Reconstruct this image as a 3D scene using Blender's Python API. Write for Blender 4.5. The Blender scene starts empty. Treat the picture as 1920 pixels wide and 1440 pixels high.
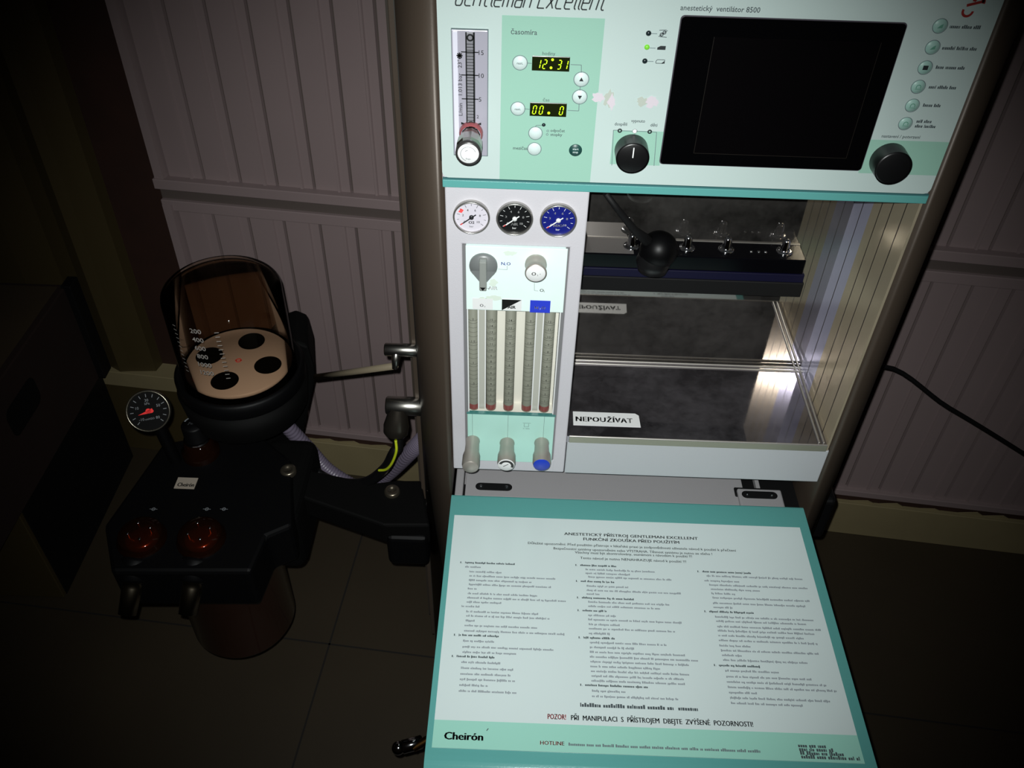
import bpy, bmesh, math, random
from mathutils import Vector, Matrix
random.seed(7)
PI = math.pi
S = bpy.context.scene
COL = S.collection

# ---------------------------------------------------------------- camera
# pose recovered from the vanishing points of the machine (vertical + depth)
F = 1632.2
def _n(v): return Vector(v).normalized()
_dn = _n((903-960, 2530-720, F)); CY = _n((1020-960, -750-720, F)); CZ = -_dn; CX = CY.cross(CZ)
CY = CZ.cross(CX)
EYE = Vector((0, -.85, 1.70))
right = Vector((CX[0], CY[0], CZ[0])); down = Vector((CX[1], CY[1], CZ[1])); fwd = Vector((CX[2], CY[2], CZ[2]))
cam_d = bpy.data.cameras.new('camera'); cam = bpy.data.objects.new('camera', cam_d); COL.objects.link(cam)
M3 = Matrix((right, -down, -fwd)).transposed()
cam.matrix_world = Matrix.Translation(EYE) @ M3.to_4x4()
cam_d.sensor_width = 36; cam_d.lens = F/1920*36; cam_d.clip_start = .01
S.camera = cam
# ---------------------------------------------------------------- world, light, exposure
w = bpy.data.worlds.new('world'); S.world = w; w.use_nodes = True
w.node_tree.nodes['Background'].inputs[0].default_value = (.9, .62, .42, 1)
w.node_tree.nodes['Background'].inputs[1].default_value = .002
S.view_settings.view_transform = 'Standard'; S.view_settings.look = 'None'
S.view_settings.exposure = 0; S.view_settings.gamma = 1
fl = bpy.data.lights.new('phone_flash', 'SPOT'); flo = bpy.data.objects.new('phone_flash', fl); COL.objects.link(flo)
fl.energy = 62; fl.color = (.97, 1, .98); fl.spot_size = math.radians(77); fl.spot_blend = 1; fl.shadow_soft_size = .004
_aim = (fwd*F + right*(975-960) + down*(775-720)).normalized()
flo.location = EYE - right*.012 - down*.016
flo.rotation_euler = _aim.to_track_quat('-Z', 'Y').to_euler()

# ---------------------------------------------------------------- survey helpers
def ray(px, py): return right*(px-960) + down*(py-720) + fwd*F
def PY(px, py, y=0.0):
    d = ray(px, py); return EYE + d*((y-EYE.y)/d.y)
def PZ(px, py, z=0.0):
    d = ray(px, py); return EYE + d*((z-EYE.z)/d.z)

# ---------------------------------------------------------------- materials
MATS = {}
def srgb(r, g, b):
    f = lambda c: (c/255/12.92) if c/255 <= .04045 else ((c/255+.055)/1.055)**2.4
    return (f(r), f(g), f(b), 1)
def mat(name, c, rough=.5, metal=0, emit=0, bump=0, bscale=300, spec=.5, coat=0, vary=0, vscale=8, stretch=None):
    if name in MATS: return MATS[name]
    m = bpy.data.materials.new(name); m.use_nodes = True; nt = m.node_tree; b = nt.nodes['Principled BSDF']
    c = srgb(*c); b.inputs['Base Color'].default_value = c; b.inputs['Roughness'].default_value = rough
    b.inputs['Metallic'].default_value = metal; b.inputs['Specular IOR Level'].default_value = spec
    if coat: b.inputs['Coat Weight'].default_value = coat; b.inputs['Coat Roughness'].default_value = .08
    if emit: b.inputs['Emission Color'].default_value = c; b.inputs['Emission Strength'].default_value = emit
    tc = nt.nodes.new('ShaderNodeTexCoord')
    src = tc.outputs['Object']
    if stretch:
        mp = nt.nodes.new('ShaderNodeMapping'); mp.inputs['Scale'].default_value = stretch
        nt.links.new(src, mp.inputs[0]); src = mp.outputs[0]
    if vary:
        n = nt.nodes.new('ShaderNodeTexNoise'); n.inputs['Scale'].default_value = vscale; n.inputs['Detail'].default_value = 6
        nt.links.new(src, n.inputs['Vector'])
        mx = nt.nodes.new('ShaderNodeMix'); mx.data_type = 'RGBA'
        mx.inputs['A'].default_value = tuple(x*(1-vary) for x in c[:3])+(1,)
        mx.inputs['B'].default_value = tuple(min(1, x*(1+vary)) for x in c[:3])+(1,)
        nt.links.new(n.outputs['Fac'], mx.inputs['Factor']); nt.links.new(mx.outputs['Result'], b.inputs['Base Color'])
    if bump:
        n2 = nt.nodes.new('ShaderNodeTexNoise'); n2.inputs['Scale'].default_value = bscale; n2.inputs['Detail'].default_value = 3
        nt.links.new(src, n2.inputs['Vector'])
        bp = nt.nodes.new('ShaderNodeBump'); bp.inputs['Strength'].default_value = bump; bp.inputs['Distance'].default_value = .001
        nt.links.new(n2.outputs['Fac'], bp.inputs['Height']); nt.links.new(bp.outputs[0], b.inputs['Normal'])
    MATS[name] = m; return m
def clear(name, tint, gloss=.12, rough=.03, dens=0):
    """clear plastic / glass: tinted transparency under a fresnel gloss, plus a little milky body"""
    m = bpy.data.materials.new(name); m.use_nodes = True; nt = m.node_tree; nt.nodes.clear()
    o = nt.nodes.new('ShaderNodeOutputMaterial'); t = nt.nodes.new('ShaderNodeBsdfTransparent'); g = nt.nodes.new('ShaderNodeBsdfGlossy')
    t.inputs[0].default_value = tuple(tint)+(1,); g.inputs['Roughness'].default_value = rough
    fr = nt.nodes.new('ShaderNodeLayerWeight'); fr.inputs['Blend'].default_value = gloss
    mx = nt.nodes.new('ShaderNodeMixShader'); nt.links.new(fr.outputs['Fresnel'], mx.inputs[0])
    nt.links.new(t.outputs[0], mx.inputs[1]); nt.links.new(g.outputs[0], mx.inputs[2])
    last = mx
    if dens:
        d = nt.nodes.new('ShaderNodeBsdfDiffuse'); d.inputs[0].default_value = tuple(min(1, x) for x in tint)+(1,)
        m2 = nt.nodes.new('ShaderNodeMixShader'); m2.inputs[0].default_value = dens
        nt.links.new(mx.outputs[0], m2.inputs[1]); nt.links.new(d.outputs[0], m2.inputs[2]); last = m2
    nt.links.new(last.outputs[0], o.inputs[0]); return m
def steel(name, c, rough, smudge=.15, sscale=9, diffuse=.0, stretch=(1,1,1), even=False):
    m = bpy.data.materials.new(name); m.use_nodes = True; nt = m.node_tree; b = nt.nodes['Principled BSDF']
    b.inputs['Base Color'].default_value = srgb(*c); b.inputs['Metallic'].default_value = 1
    tc = nt.nodes.new('ShaderNodeTexCoord'); mp = nt.nodes.new('ShaderNodeMapping'); mp.inputs['Scale'].default_value = stretch
    n = nt.nodes.new('ShaderNodeTexNoise'); n.inputs['Scale'].default_value = sscale; n.inputs['Detail'].default_value = 8; n.inputs['Roughness'].default_value = .7
    nt.links.new(tc.outputs['Object'], mp.inputs[0]); nt.links.new(mp.outputs[0], n.inputs['Vector'])
    r = nt.nodes.new('ShaderNodeMapRange'); r.inputs['From Min'].default_value = .35; r.inputs['From Max'].default_value = .75
    r.inputs['To Min'].default_value = rough; r.inputs['To Max'].default_value = rough+smudge
    nt.links.new(n.outputs['Fac'], r.inputs['Value']); nt.links.new(r.outputs[0], b.inputs['Roughness'])
    if diffuse:
        d = nt.nodes.new('ShaderNodeBsdfDiffuse'); d.inputs[0].default_value = srgb(*c)
        r2 = nt.nodes.new('ShaderNodeMapRange'); r2.inputs['From Min'].default_value = .4; r2.inputs['From Max'].default_value = .75
        r2.inputs['To Min'].default_value = diffuse*(1 if even else .4); r2.inputs['To Max'].default_value = diffuse*(1 if even else 1.9)
        nt.links.new(n.outputs['Fac'], r2.inputs['Value'])
        mx = nt.nodes.new('ShaderNodeMixShader'); nt.links.new(r2.outputs[0], mx.inputs[0])
        nt.links.new(b.outputs[0], mx.inputs[1]); nt.links.new(d.outputs[0], mx.inputs[2])
        nt.links.new(mx.outputs[0], nt.nodes['Material Output'].inputs[0])
    return m

PANEL = mat('panel_foil', (186, 203, 200), .38, bump=.06, bscale=900)
LGREEN = mat('pale_green_print', (148, 191, 174), .38, bump=.06, bscale=900)
TEAL = mat('teal_paint', (92, 160, 156), .25, bump=.1, bscale=500)
GREY = mat('grey_powder_coat', (196, 194, 200), .45, bump=.25, bscale=900)
GREY2 = mat('grey_worktop_coat', (150, 148, 150), .45, bump=.2, bscale=900)
FASC = mat('fascia_coat', (182, 186, 190), .45, bump=.2, bscale=900)
COLM = mat('column_anodised', (72, 62, 53), .45, metal=.25, bump=.04, bscale=300)
COLD = mat('column_dark_strip', (52, 46, 40), .45)
INK = mat('black_ink', (38, 44, 46), .5)
INKG = mat('grey_ink', (100, 114, 118), .6)
INKT = mat('text_ink', (134, 142, 148), .6)
INKM = mat('bold_text_ink', (66, 76, 80), .6)
REDI = mat('red_ink', (250, 84, 84), .5)
BLUEI = mat('blue_ink', (40, 60, 200), .4)
WHITE = mat('white_print', (226, 228, 228), .4)
BTN = mat('button_pale', (205, 222, 220), .35)
BTNG = mat('button_green', (158, 196, 186), .4)
DKG = mat('dark_green_button', (30, 70, 66), .4)
BLACK = mat('black_plastic', (15, 15, 16), .35)
ABS = mat('absorber_black', (5, 5, 6), .5, spec=.15)
ABSM = mat('absorber_black_matt', (4, 4, 4), .7, spec=.12)
BLACKM = mat('black_matt', (7, 7, 8), .65, spec=.3)
GLOSSB = mat('black_glass', (4, 4, 5), .12)
SCR = mat('dark_screen', (4, 3, 4), .3, spec=.15)
CHROME = mat('chrome', (205, 206, 210), .1, metal=1)
SATIN = mat('satin_metal', (168, 166, 160), .3, metal=1)
LED = mat('led_segment', (190, 245, 20), .5, emit=1.1)
LEDG = mat('green_led', (110, 190, 50), .4, emit=.35)
LEDBG = mat('led_window', (24, 30, 10), .2)
BLUEK = mat('blue_cap', (30, 60, 180), .35)
NAVY = mat('navy_dial', (14, 24, 112), .4)
RUST = mat('adhesive_residue', (205, 196, 200), .7, vary=.12, vscale=60)
MIRROR = steel('polished_steel', (156, 152, 148), .015, .05, 9, .07)
TRAYM = steel('scuffed_polished_steel', (156, 152, 158), .02, .07, 11, .11)
LIP = mat('satin_lip', (190, 186, 180), .38, metal=.75)
SIDEM = steel('satin_steel_lining', (214, 200, 172), .24, .0, 3, .40, even=True)
SIDEB = steel('bluish_reflection_steel', (204, 204, 228), .22, .0, 3, .46, even=True)  # bluish band of the side lining, a reflection put into the colour
PLATE = mat('flowmeter_plate', (226, 244, 240), .3, vary=.05, vscale=25)
PLATE2 = mat('flowmeter_lower_plate', (176, 222, 210), .35, vary=.06, vscale=25)
BACKP = mat('flowmeter_backing', (222, 220, 208), .5)
TUBEG = mat('flow_tube_glass', (124, 126, 114), .6, spec=.25)
ALU = mat('knob_aluminium', (168, 163, 155), .42, metal=.5)
TUBEI = mat('flow_tube_ink', (58, 58, 52), .5)
ACRY = mat('acrylic_bar', (176, 176, 166), .15)
FREDM = mat('red_float', (130, 70, 66), .4)
CLAD = mat('wall_cladding', (140, 124, 124), .45, vary=.07, vscale=5)
CLADG = mat('cladding_groove', (88, 78, 74), .6)
OAK = mat('brown_timber', (46, 24, 15), .7, vary=.4, vscale=12)
CREAM = mat('cream_board', (136, 124, 92), .6, vary=.2, vscale=7)
OLIVE = mat('olive_panel', (66, 56, 32), .5, vary=.15, vscale=3)
FLOORM = mat('floor_lino', (50, 42, 29), .55, vary=.3, vscale=3)
SEAM = mat('floor_seam', (20, 16, 12), .8)
SMOKE = clear('smoked_clear_plastic', (.84, .77, .69), .10, .03)
AMBER = clear('amber_clear_plastic', (.46, .15, .07), .3, .05, .015)
REDCAN = clear('red_brown_canister', (.30, .10, .05), .25, .08, .08)
HOSEM = mat('grey_hose', (104, 96, 112), .4)
YG = mat('yellow_green_stripe', (176, 190, 30), .5)
BRD = mat('brown_carton', (34, 18, 12), .8, vary=.25, vscale=10)
BRDL = mat('carton_top', (56, 44, 26), .8, vary=.2, vscale=10)

# ---------------------------------------------------------------- mesh builder
class MB:
    def __init__(s): s.bm = bmesh.new(); s.mats = []
    def mi(s, m):
        if m not in s.mats: s.mats.append(m)
        return s.mats.index(m)
    def face(s, pts, m, smooth=False):
        vs = [s.bm.verts.new(p) for p in pts]
        try: f = s.bm.faces.new(vs)
        except ValueError: return
        f.material_index = s.mi(m); f.smooth = smooth; return f
    def box(s, a, b, m, bev=0, M=None, seg=2):
        x0, x1 = sorted((a[0], b[0])); y0, y1 = sorted((a[1], b[1])); z0, z1 = sorted((a[2], b[2]))
        t = bmesh.new()
        vs = [t.verts.new(p) for p in ((x0,y0,z0),(x1,y0,z0),(x1,y1,z0),(x0,y1,z0),(x0,y0,z1),(x1,y0,z1),(x1,y1,z1),(x0,y1,z1))]
        for q in ((3,2,1,0),(4,5,6,7),(0,1,5,4),(1,2,6,5),(2,3,7,6),(3,0,4,7)): t.faces.new([vs[i] for i in q])
        if bev: bmesh.ops.bevel(t, geom=list(t.edges), offset=bev, segments=seg, affect='EDGES', profile=.5)
        s.merge(t, m, M, smooth=False); return s
    def merge(s, t, m, M=None, smooth=False):
        i = s.mi(m); vm = {}
        for v in t.verts: vm[v] = s.bm.verts.new(M @ v.co if M else v.co)
        for f in t.faces:
            try: g = s.bm.faces.new([vm[v] for v in f.verts])
            except ValueError: continue
            g.material_index = i; g.smooth = smooth
        t.free()
    def lathe(s, prof, p0, axis, m, n=32, smooth=True, M=None, a0=0, a1=2*PI):
        """prof: list of (r, h) along axis from p0"""
        ax = Vector(axis).normalized(); p0 = Vector(p0)
        u = ax.orthogonal().normalized(); v = ax.cross(u); i = s.mi(m)
        rings = []
        for r, h in prof:
            c = p0 + ax*h
            if r < 1e-6: rings.append([s.bm.verts.new(c)])
            else: rings.append([s.bm.verts.new(c + (u*math.cos(2*PI*k/n) + v*math.sin(2*PI*k/n))*r) for k in range(n)])
        for A, B in zip(rings, rings[1:]):
            for k in range(n):
                k2 = (k+1) % n
                vs = [A[k % len(A)], A[k2 % len(A)], B[k2 % len(B)], B[k % len(B)]]
                q = []
                for x in vs:
                    if x not in q: q.append(x)
                if len(q) < 3: continue
                try: f = s.bm.faces.new(q)
                except ValueError: continue
                f.material_index = i; f.smooth = smooth
        return s
    def cyl(s, p0, p1, r, m, r2=None, n=24, bev=0, smooth=True):
        p0 = Vector(p0); p1 = Vector(p1); L = (p1-p0).length; r2 = r if r2 is None else r2
        if bev: pr = [(0,0),(r-bev,0),(r,bev),(r2,L-bev),(r2-bev,L),(0,L)]
        else: pr = [(0,0),(r,0),(r,1e-5),(r2,L-1e-5),(r2,L),(0,L)]
        return s.lathe(pr, p0, p1-p0, m, n, smooth)
    def sphere(s, c, r, m, n=28, k=14, sc=(1,1,1)):
        t = bmesh.new(); bmesh.ops.create_uvsphere(t, u_segments=n, v_segments=k, radius=r)
        s.merge(t, m, Matrix.Translation(c) @ Matrix.Diagonal((*sc, 1)), True); return s
    def tube(s, pts, r, m, n=12, rf=None, cap=True):
        pts = [Vector(p) for p in pts]; i = s.mi(m); rings = []
        u = None
        for j, p in enumerate(pts):
            d = (pts[min(j+1, len(pts)-1)] - pts[max(j-1, 0)]).normalized()
            u = d.orthogonal().normalized() if u is None else (u - d*u.dot(d)).normalized()
            v = d.cross(u); rr = rf(j) if rf else r
            rings.append([s.bm.verts.new(p + (u*math.cos(2*PI*k/n)+v*math.sin(2*PI*k/n))*rr) for k in range(n)])
        for A, B in zip(rings, rings[1:]):
            for k in range(n):
                f = s.bm.faces.new([A[k], A[(k+1)%n], B[(k+1)%n], B[k]]); f.material_index = i; f.smooth = True
        if cap:
            for R_ in (rings[0], rings[-1]):
                f = s.bm.faces.new(R_); f.material_index = i
        return s
    def prism(s, poly, vec, m, bev=0, caps=True):
        """closed polygon (3D pts) extruded by vec"""
        t = bmesh.new(); vec = Vector(vec)
        A = [t.verts.new(p) for p in poly]; B = [t.verts.new(Vector(p)+vec) for p in poly]; n = len(poly)
        if caps: t.faces.new(A[::-1]); t.faces.new(B)
        for k in range(n): t.faces.new([A[k], A[(k+1)%n], B[(k+1)%n], B[k]])
        bmesh.ops.recalc_face_normals(t, faces=t.faces)
        if bev: bmesh.ops.bevel(t, geom=list(t.edges), offset=bev, segments=2, affect='EDGES', profile=.5)
        s.merge(t, m); return s
    def build(s, name, parent=None, auto=False, recalc=True):
        if recalc: bmesh.ops.recalc_face_normals(s.bm, faces=s.bm.faces)
        me = bpy.data.meshes.new(name); s.bm.to_mesh(me); s.bm.free()
        for m in s.mats: me.materials.append(m)
        o = bpy.data.objects.new(name, me); COL.objects.link(o)
        if parent is not None: setpar(o, parent)
        return o
def setpar(o, parent):
    o.parent = parent
    pw = world_of(parent); o.matrix_parent_inverse = pw.inverted()
def world_of(o):
    m = Matrix.LocRotScale(o.location, o.rotation_euler, o.scale)
    return (world_of(o.parent) @ o.matrix_parent_inverse @ m) if o.parent else m
def empty(name, loc, label, cat, group=None):
    o = bpy.data.objects.new(name, None); COL.objects.link(o); o.location = loc; o.empty_display_size = .05
    return tag(o, label, cat, group)
def tag(o, label, cat, group=None, kind=None):
    o['label'] = label; o['category'] = cat
    if group: o['group'] = group
    if kind: o['kind'] = kind
    return o
def struct(o, label=None, cat=None):
    o['kind'] = 'structure'
    if label: o['label'] = label; o['category'] = cat
    return o

# print = flat ink shapes laid on a surface through a mapping (u,v)->3D
_TC = {}
def text_mesh(s, bold=0, shear=0, sp=1.0):
    k = (s, bold, shear, sp)
    if k not in _TC:
        c = bpy.data.curves.new('t', 'FONT'); c.body = s; c.size = 1; c.offset = bold; c.shear = shear; c.space_character = sp
        c.resolution_u = 2; c.fill_mode = 'FRONT'
        o = bpy.data.objects.new('t', c); me = bpy.data.meshes.new_from_object(o)
        vs = [tuple(v.co[:2]) for v in me.vertices]; fs = [tuple(p.vertices) for p in me.polygons]
        bpy.data.objects.remove(o); bpy.data.curves.remove(c); bpy.data.meshes.remove(me)
        _TC[k] = (vs, fs)
    return _TC[k]
ca_ = math.cos
class Print:
    def __init__(s, mb, fn): s.mb = mb; s.fn = fn
    def poly(s, pts, m): s.mb.face([s.fn(*p) for p in pts], m)
    def rect(s, x0, y0, x1, y1, m): s.poly([(x0,y0),(x1,y0),(x1,y1),(x0,y1)], m)
    def rrect(s, x0, y0, x1, y1, r, m):
        pts = []
        for cx, cy, a in ((x1-r,y0+r,-90),(x1-r,y1-r,0),(x0+r,y1-r,90),(x0+r,y0+r,180)):
            for k in range(6): t = math.radians(a+18*k); pts.append((cx+r*math.cos(t), cy+r*math.sin(t)))
        s.poly(pts, m)
    def disc(s, x, y, r, m, n=20): s.poly([(x+r*math.cos(2*PI*k/n), y+r*math.sin(2*PI*k/n)) for k in range(n)], m)
    def ring(s, x, y, r0, r1, m, n=24, a0=0, a1=2*PI):
        for k in range(n):
            a, b = a0+(a1-a0)*k/n, a0+(a1-a0)*(k+1)/n
            s.poly([(x+r0*math.cos(a),y+r0*math.sin(a)),(x+r1*math.cos(a),y+r1*math.sin(a)),(x+r1*math.cos(b),y+r1*math.sin(b)),(x+r0*math.cos(b),y+r0*math.sin(b))], m)
    def line(s, x0, y0, x1, y1, w, m):
        dx, dy = x1-x0, y1-y0; L = math.hypot(dx, dy) or 1; nx, ny = -dy/L*w/2, dx/L*w/2
        s.poly([(x0+nx,y0+ny),(x1+nx,y1+ny),(x1-nx,y1-ny),(x0-nx,y0-ny)], m)
    def text(s, t, x, y, m, w=None, h=None, bold=0, shear=0, align='l', rot=0, sp=1.0):
        """w: total width; h: cap height. x,y = baseline start (or centre if align c)"""
        if bold > .012:            # heavier stroke: the same letters laid again a hair to either side
            hb = bold*(h/.73 if h else .006); 
            for kk in ((-1, 1) if bold < .03 else (-1, -.35, .35, 1)): s.text(t, x+kk*hb*ca_(rot)*.8, y, m, w, h, 0, shear, align, rot, sp)
            return
        vs, fs = text_mesh(t, bold, shear, sp)
        if not vs: return
        x0 = min(v[0] for v in vs); x1 = max(v[0] for v in vs)
        sx = (w/(x1-x0)) if w else h/.73; sy = h/.73 if h else sx
        ox = -x0*sx - ((x1-x0)*sx/2 if align == 'c' else 0)
        ca, sa = math.cos(rot), math.sin(rot); i = s.mb.mi(m)
        def T(v):
            a, b = v[0]*sx+ox, v[1]*sy
            return s.mb.bm.verts.new(s.fn(x+a*ca-b*sa, y+a*sa+b*ca))
        nv = [T(v) for v in vs]
        for f in fs:
            try: g = s.mb.bm.faces.new([nv[k] for k in f]); g.material_index = i
            except ValueError: pass
def front(y0): return lambda u, v: Vector((u, y0, v))
def topm(z0): return lambda u, v: Vector((u, v, z0))
def fx(px, py, y=0): p = PY(px, py, y); return p.x, p.z
def tx(px, py, z): p = PZ(px, py, z); return p.x, p.y

# ================================================================= ROOM
WN = Vector((.107, 1, 0)).normalized(); WT = Vector((1, -.107, 0)).normalized()
def WP(x, z, off=0):      # point on the clad wall, off = towards the viewer
    return Vector((x, .632-.107*x, z)) - WN*off
XL, XR = -.735, 2.2
b = MB(); b.box((-2.6, -2.6, -.02), (2.6, 1.6, 0), FLOORM)
pr = Print(b, topm(.0008))
for y in (.13, -1.0): pr.line(-2.4, y+.24, 2.4, y-.24, .004, SEAM)
pr.line(1.5, -2.4, 1.75, 1.0, .004, SEAM); pr.line(-.6, -2.4, -.35, .6, .004, SEAM)
struct(b.build('floor'))
# clad wall: upper tier, ledge, lower tier, timber gap
b = MB()
def cladding(z0, z1):
    x = XL+.028; prof = [(XL, .012), (XL+.004, .02), (XL+.022, .02), (XL+.026, 0)]
    while x < XR:
        prof += [(x+.001, .006), (x+.044, .006), (x+.0455, .010), (x+.050, .010), (x+.052, .006), (x+.0695, .006), (x+.071, -.001), (x+.074, -.001)]
        x += .075
    for (xa, oa), (xb, ob) in zip(prof, prof[1:]):
        if xb <= xa: continue
        b.face([WP(xa, z0, oa), WP(xb, z0, ob), WP(xb, z1, ob), WP(xa, z1, oa)], CLADG if (oa < 0 and ob < 0) else CLAD)
def wbar(z0, z1, o0, o1, m, xa=XL, xb=XR):
    b.prism([WP(xa, z0, o0), WP(xa, z0, o1), WP(xa, z1, o1), WP(xa, z1, o0)], WT*((xb-xa)/WT.x), m, bev=.0015)
cladding(.826, 2.6); cladding(.150, .768)
wbar(.806, .828, -.002, .024, CLAD); wbar(.774, .802, -.004, .006, CLADG); wbar(.752, .776, -.002, .014, CLAD)
wbar(.138, .156, -.002, .018, CLAD)
struct(b.build('wall_back', recalc=False))
b = MB(); wbar(.10, .140, -.01, .004, OAK); wbar(.0, .78, -.03, -.01, OAK)
for k in range(26):                # torn old sealant along the top of the skirting
    x = XL+.05+k*.082+random.uniform(-.02, .02); hh = random.uniform(.004, .016)
    b.prism([WP(x, .108, .005), WP(x+.03, .108+hh*.6, .005), WP(x+.055, .108+hh, .005), WP(x+.075, .108, .005)], WN*(-.002), CREAM)
struct(b.build('trim_1'))
b = MB(); wbar(0, .11, 0, .016, CREAM); struct(b.build('baseboard_back'))
# brown timber post left of the cladding, then the olive door leaf beyond it
b = MB(); wbar(0, 2.6, -.10, -.02, OAK, -.90, XL+.002)
struct(b.build('trim_2'))
b = MB()
prof = [(-2.3, .0), (-1.35, .004), (-1.12, .010), (-1.03, .004), (-.985, .012), (-.955, .026), (-.93, .020), (-.905, .016), (-.872, .010), (-.868, -.03)]
for (xa, oa), (xb, ob) in zip(prof, prof[1:]):
    b.face([WP(xa, .29, oa), WP(xb, .29, ob), WP(xb, 2.6, ob), WP(xa, 2.6, oa)], OLIVE, True)
wbar(.245, .29, -.03, .03, CREAM, -2.3, -.80); wbar(0, .245, -.03, .01, OLIVE, -2.3, -.80)
struct(b.build('door_1', recalc=False))

# ================================================================= MACHINE
mach = empty('anesthesia_machine', (.176, .2, 0), 'tall pale grey and teal anaesthesia machine with control panel and folded-out flap', 'medical machine')
X0, X1 = -.0885, .4405
ZB, ZS = 1.2325, 1.2205      # bottom of the foil, bottom of the teal strip
ZT = 1.50
# ---- control panel housing with all its printing
b = MB()
b.box((X0, .002, ZS), (X1, .17, ZT+.02), GREY, .003)
b.box((X0+.0005, -.001, ZS), (X1-.0005, .004, ZB-.0025), TEAL, .001)
b.box((X0+.001, -.001, ZB-.0025), (X1-.001, .003, ZB-.0008), mat('teal_shadow_gap', (60, 110, 112), .5))
r = .007
pts = [(X0+.0007, ZT), (X0+.0007, ZB+r)] + [(X0+.0007+r-r*math.cos(t*PI/12), ZB+r-r*math.sin(t*PI/12)) for t in range(1, 7)] + \
      [(X1-.001-r+r*math.sin(t*PI/12), ZB+r-r*math.cos(t*PI/12)) for t in range(0, 7)] + [(X1-.001, ZT)]
b.prism([Vector((x, -.0005, z)) for x, z in pts], (0, .004, 0), PANEL)
pf = Print(b, front(-.0009)); pg = Print(b, front(-.0013))
g0 = fx(943, 29); g1 = fx(1107, 337)
gx1 = fx(1121, 180)[0]; gx0 = fx(939, 180)[0]; gz = fx(1040, 31)[1]
pf.rect(gx0, ZB+.0002, gx1, gz, LGREEN)
a = fx(1150, 243); c = fx(1237, 310); pf.rect(a[0], c[1], fx(1241, 280)[0], a[1], LGREEN)
a = fx(1635, 261); pf.rect(fx(1616, 300)[0], fx(1680, 326)[1], X1-.0012, a[1], LGREEN)
def ptext(t, px, py, px1=None, m=INK, h=None, bold=0, shear=0, align='l', P_=pg, sp=1.0):
    x, z = fx(px, py); wd = None
    if px1: wd = fx(px1, py+.034*(px1-px))[0]-x
    P_.text(t, x, z, m, w=wd, h=h, bold=bold, shear=shear, align=align, sp=sp)
GL = {'G': [[(1,.8),(.9,1),(.15,1),(0,.85),(0,.15),(.15,0),(.85,0),(1,.15),(1,.5),(.5,.5)]],
 'e': [[(1,0),(.2,0),(0,.12),(0,.6),(.15,.72),(.9,.72),(1,.6),(1,.36),(0,.36)]], 'n': [[(0,0),(0,.72)],[(0,.72),(.8,.72),(1,.6),(1,0)]],
 't': [[(.35,1),(.35,.12),(.5,0),(.85,0)],[(0,.72),(.85,.72)]], 'l': [[(.2,1),(.2,.12),(.35,0),(.5,0)]],
 'm': [[(0,0),(0,.72)],[(0,.72),(1.3,.72),(1.45,.6),(1.45,0)],[(.72,.72),(.72,0)]], 'a': [[(.1,.72),(.85,.72),(1,.6),(1,0),(.15,0),(0,.1),(0,.3),(.12,.4),(1,.4)]],
 'E': [[(1.05,0),(0,0),(0,1),(1.05,1)],[(0,.52),(.9,.52)]], 'x': [[(0,0),(1,.72)],[(0,.72),(1,0)]], 'c': [[(1,0),(.2,0),(0,.12),(0,.6),(.15,.72),(1,.72)]]}
xq, zq = fx(853, 9); HQ = .0165; WQ = .0061
for ch in 'Gentleman Excellent':
    if ch == ' ': xq += .0052; continue
    for st_ in GL[ch]:
        for (u0, v0), (u1, v1) in zip(st_, st_[1:]): pg.line(xq+u0*WQ+v0*HQ*.26, zq+v0*HQ, xq+u1*WQ+v1*HQ*.26, zq+v1*HQ, .0013, INK)
    xq += {'l': .0039, 't': .0072, 'm': .0113, 'G': .0087}.get(ch, .0083)
ptext('anestetický  ventilátor 8500', 1275, 18, 1424, INKM, h=.0052, bold=.01)
ptext('časomíra', 958, 63, 1007, INKM, h=.0052, bold=.008)
ptext('hodiny', 1017, 102, 1041, INKM, h=.0036); ptext('čas', 1018, 189, 1030, INKM, h=.0036)
ptext('odpočet', 1032, 246, 1059, INKM, h=.0033, bold=.01); ptext('stopky', 1032, 253.5, 1054, INKM, h=.0033, bold=.01)
ptext('mezičas', 962, 279, 989, INKM, h=.0036, bold=.01)
ptext('dospělí', 1152, 234, 1176, INKM, h=.0036, bold=.01); ptext('vypnuto', 1183, 228, 1209, INKM, h=.0036, bold=.01); ptext('děti', 1219, 236, 1232, INKM, h=.0036, bold=.01)
for px, py in ((1027, 244.5), (1026, 251)): x, z = fx(px, py); pg.ring(x, z, .0008, .0013, INKG, 12)
def pline(pts_, w=.0006, m=INKG):
    q = [fx(*p) for p in pts_]
    for (xa, za), (xb, zb) in zip(q, q[1:]): pg.line(xa, za, xb, zb, w, m)
x1_, z1_ = fx(1090, 120); 
pline([(986, 117), (997, 118)]); pline([(1070, 120), (1090, 121), (1090, 137)]); pline([(1088, 160), (1087, 170)])
pline([(983, 203), (993, 204)]); pline([(1064, 206), (1085, 207), (1086, 192)]); pline([(1003, 237), (1006, 234), (1016, 234)])
pline([(1147, 309), (1150, 243), (1159, 243)]); pline([(1165, 244), (1186, 245)]); pline([(1193, 245), (1215, 246)]); pline([(1190, 249), (1189, 263)]); pline([(1221, 246), (1231, 247), (1226, 310)])
for px, py in ((1162, 244), (1218, 246)): x, z = fx(px, py); pg.ring(x, z, .0009, .0024, INK)
x, z = fx(1190, 245); pg.disc(x, z, .0022, WHITE); pg.ring(x, z, .0022, .0026, INKG)
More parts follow.
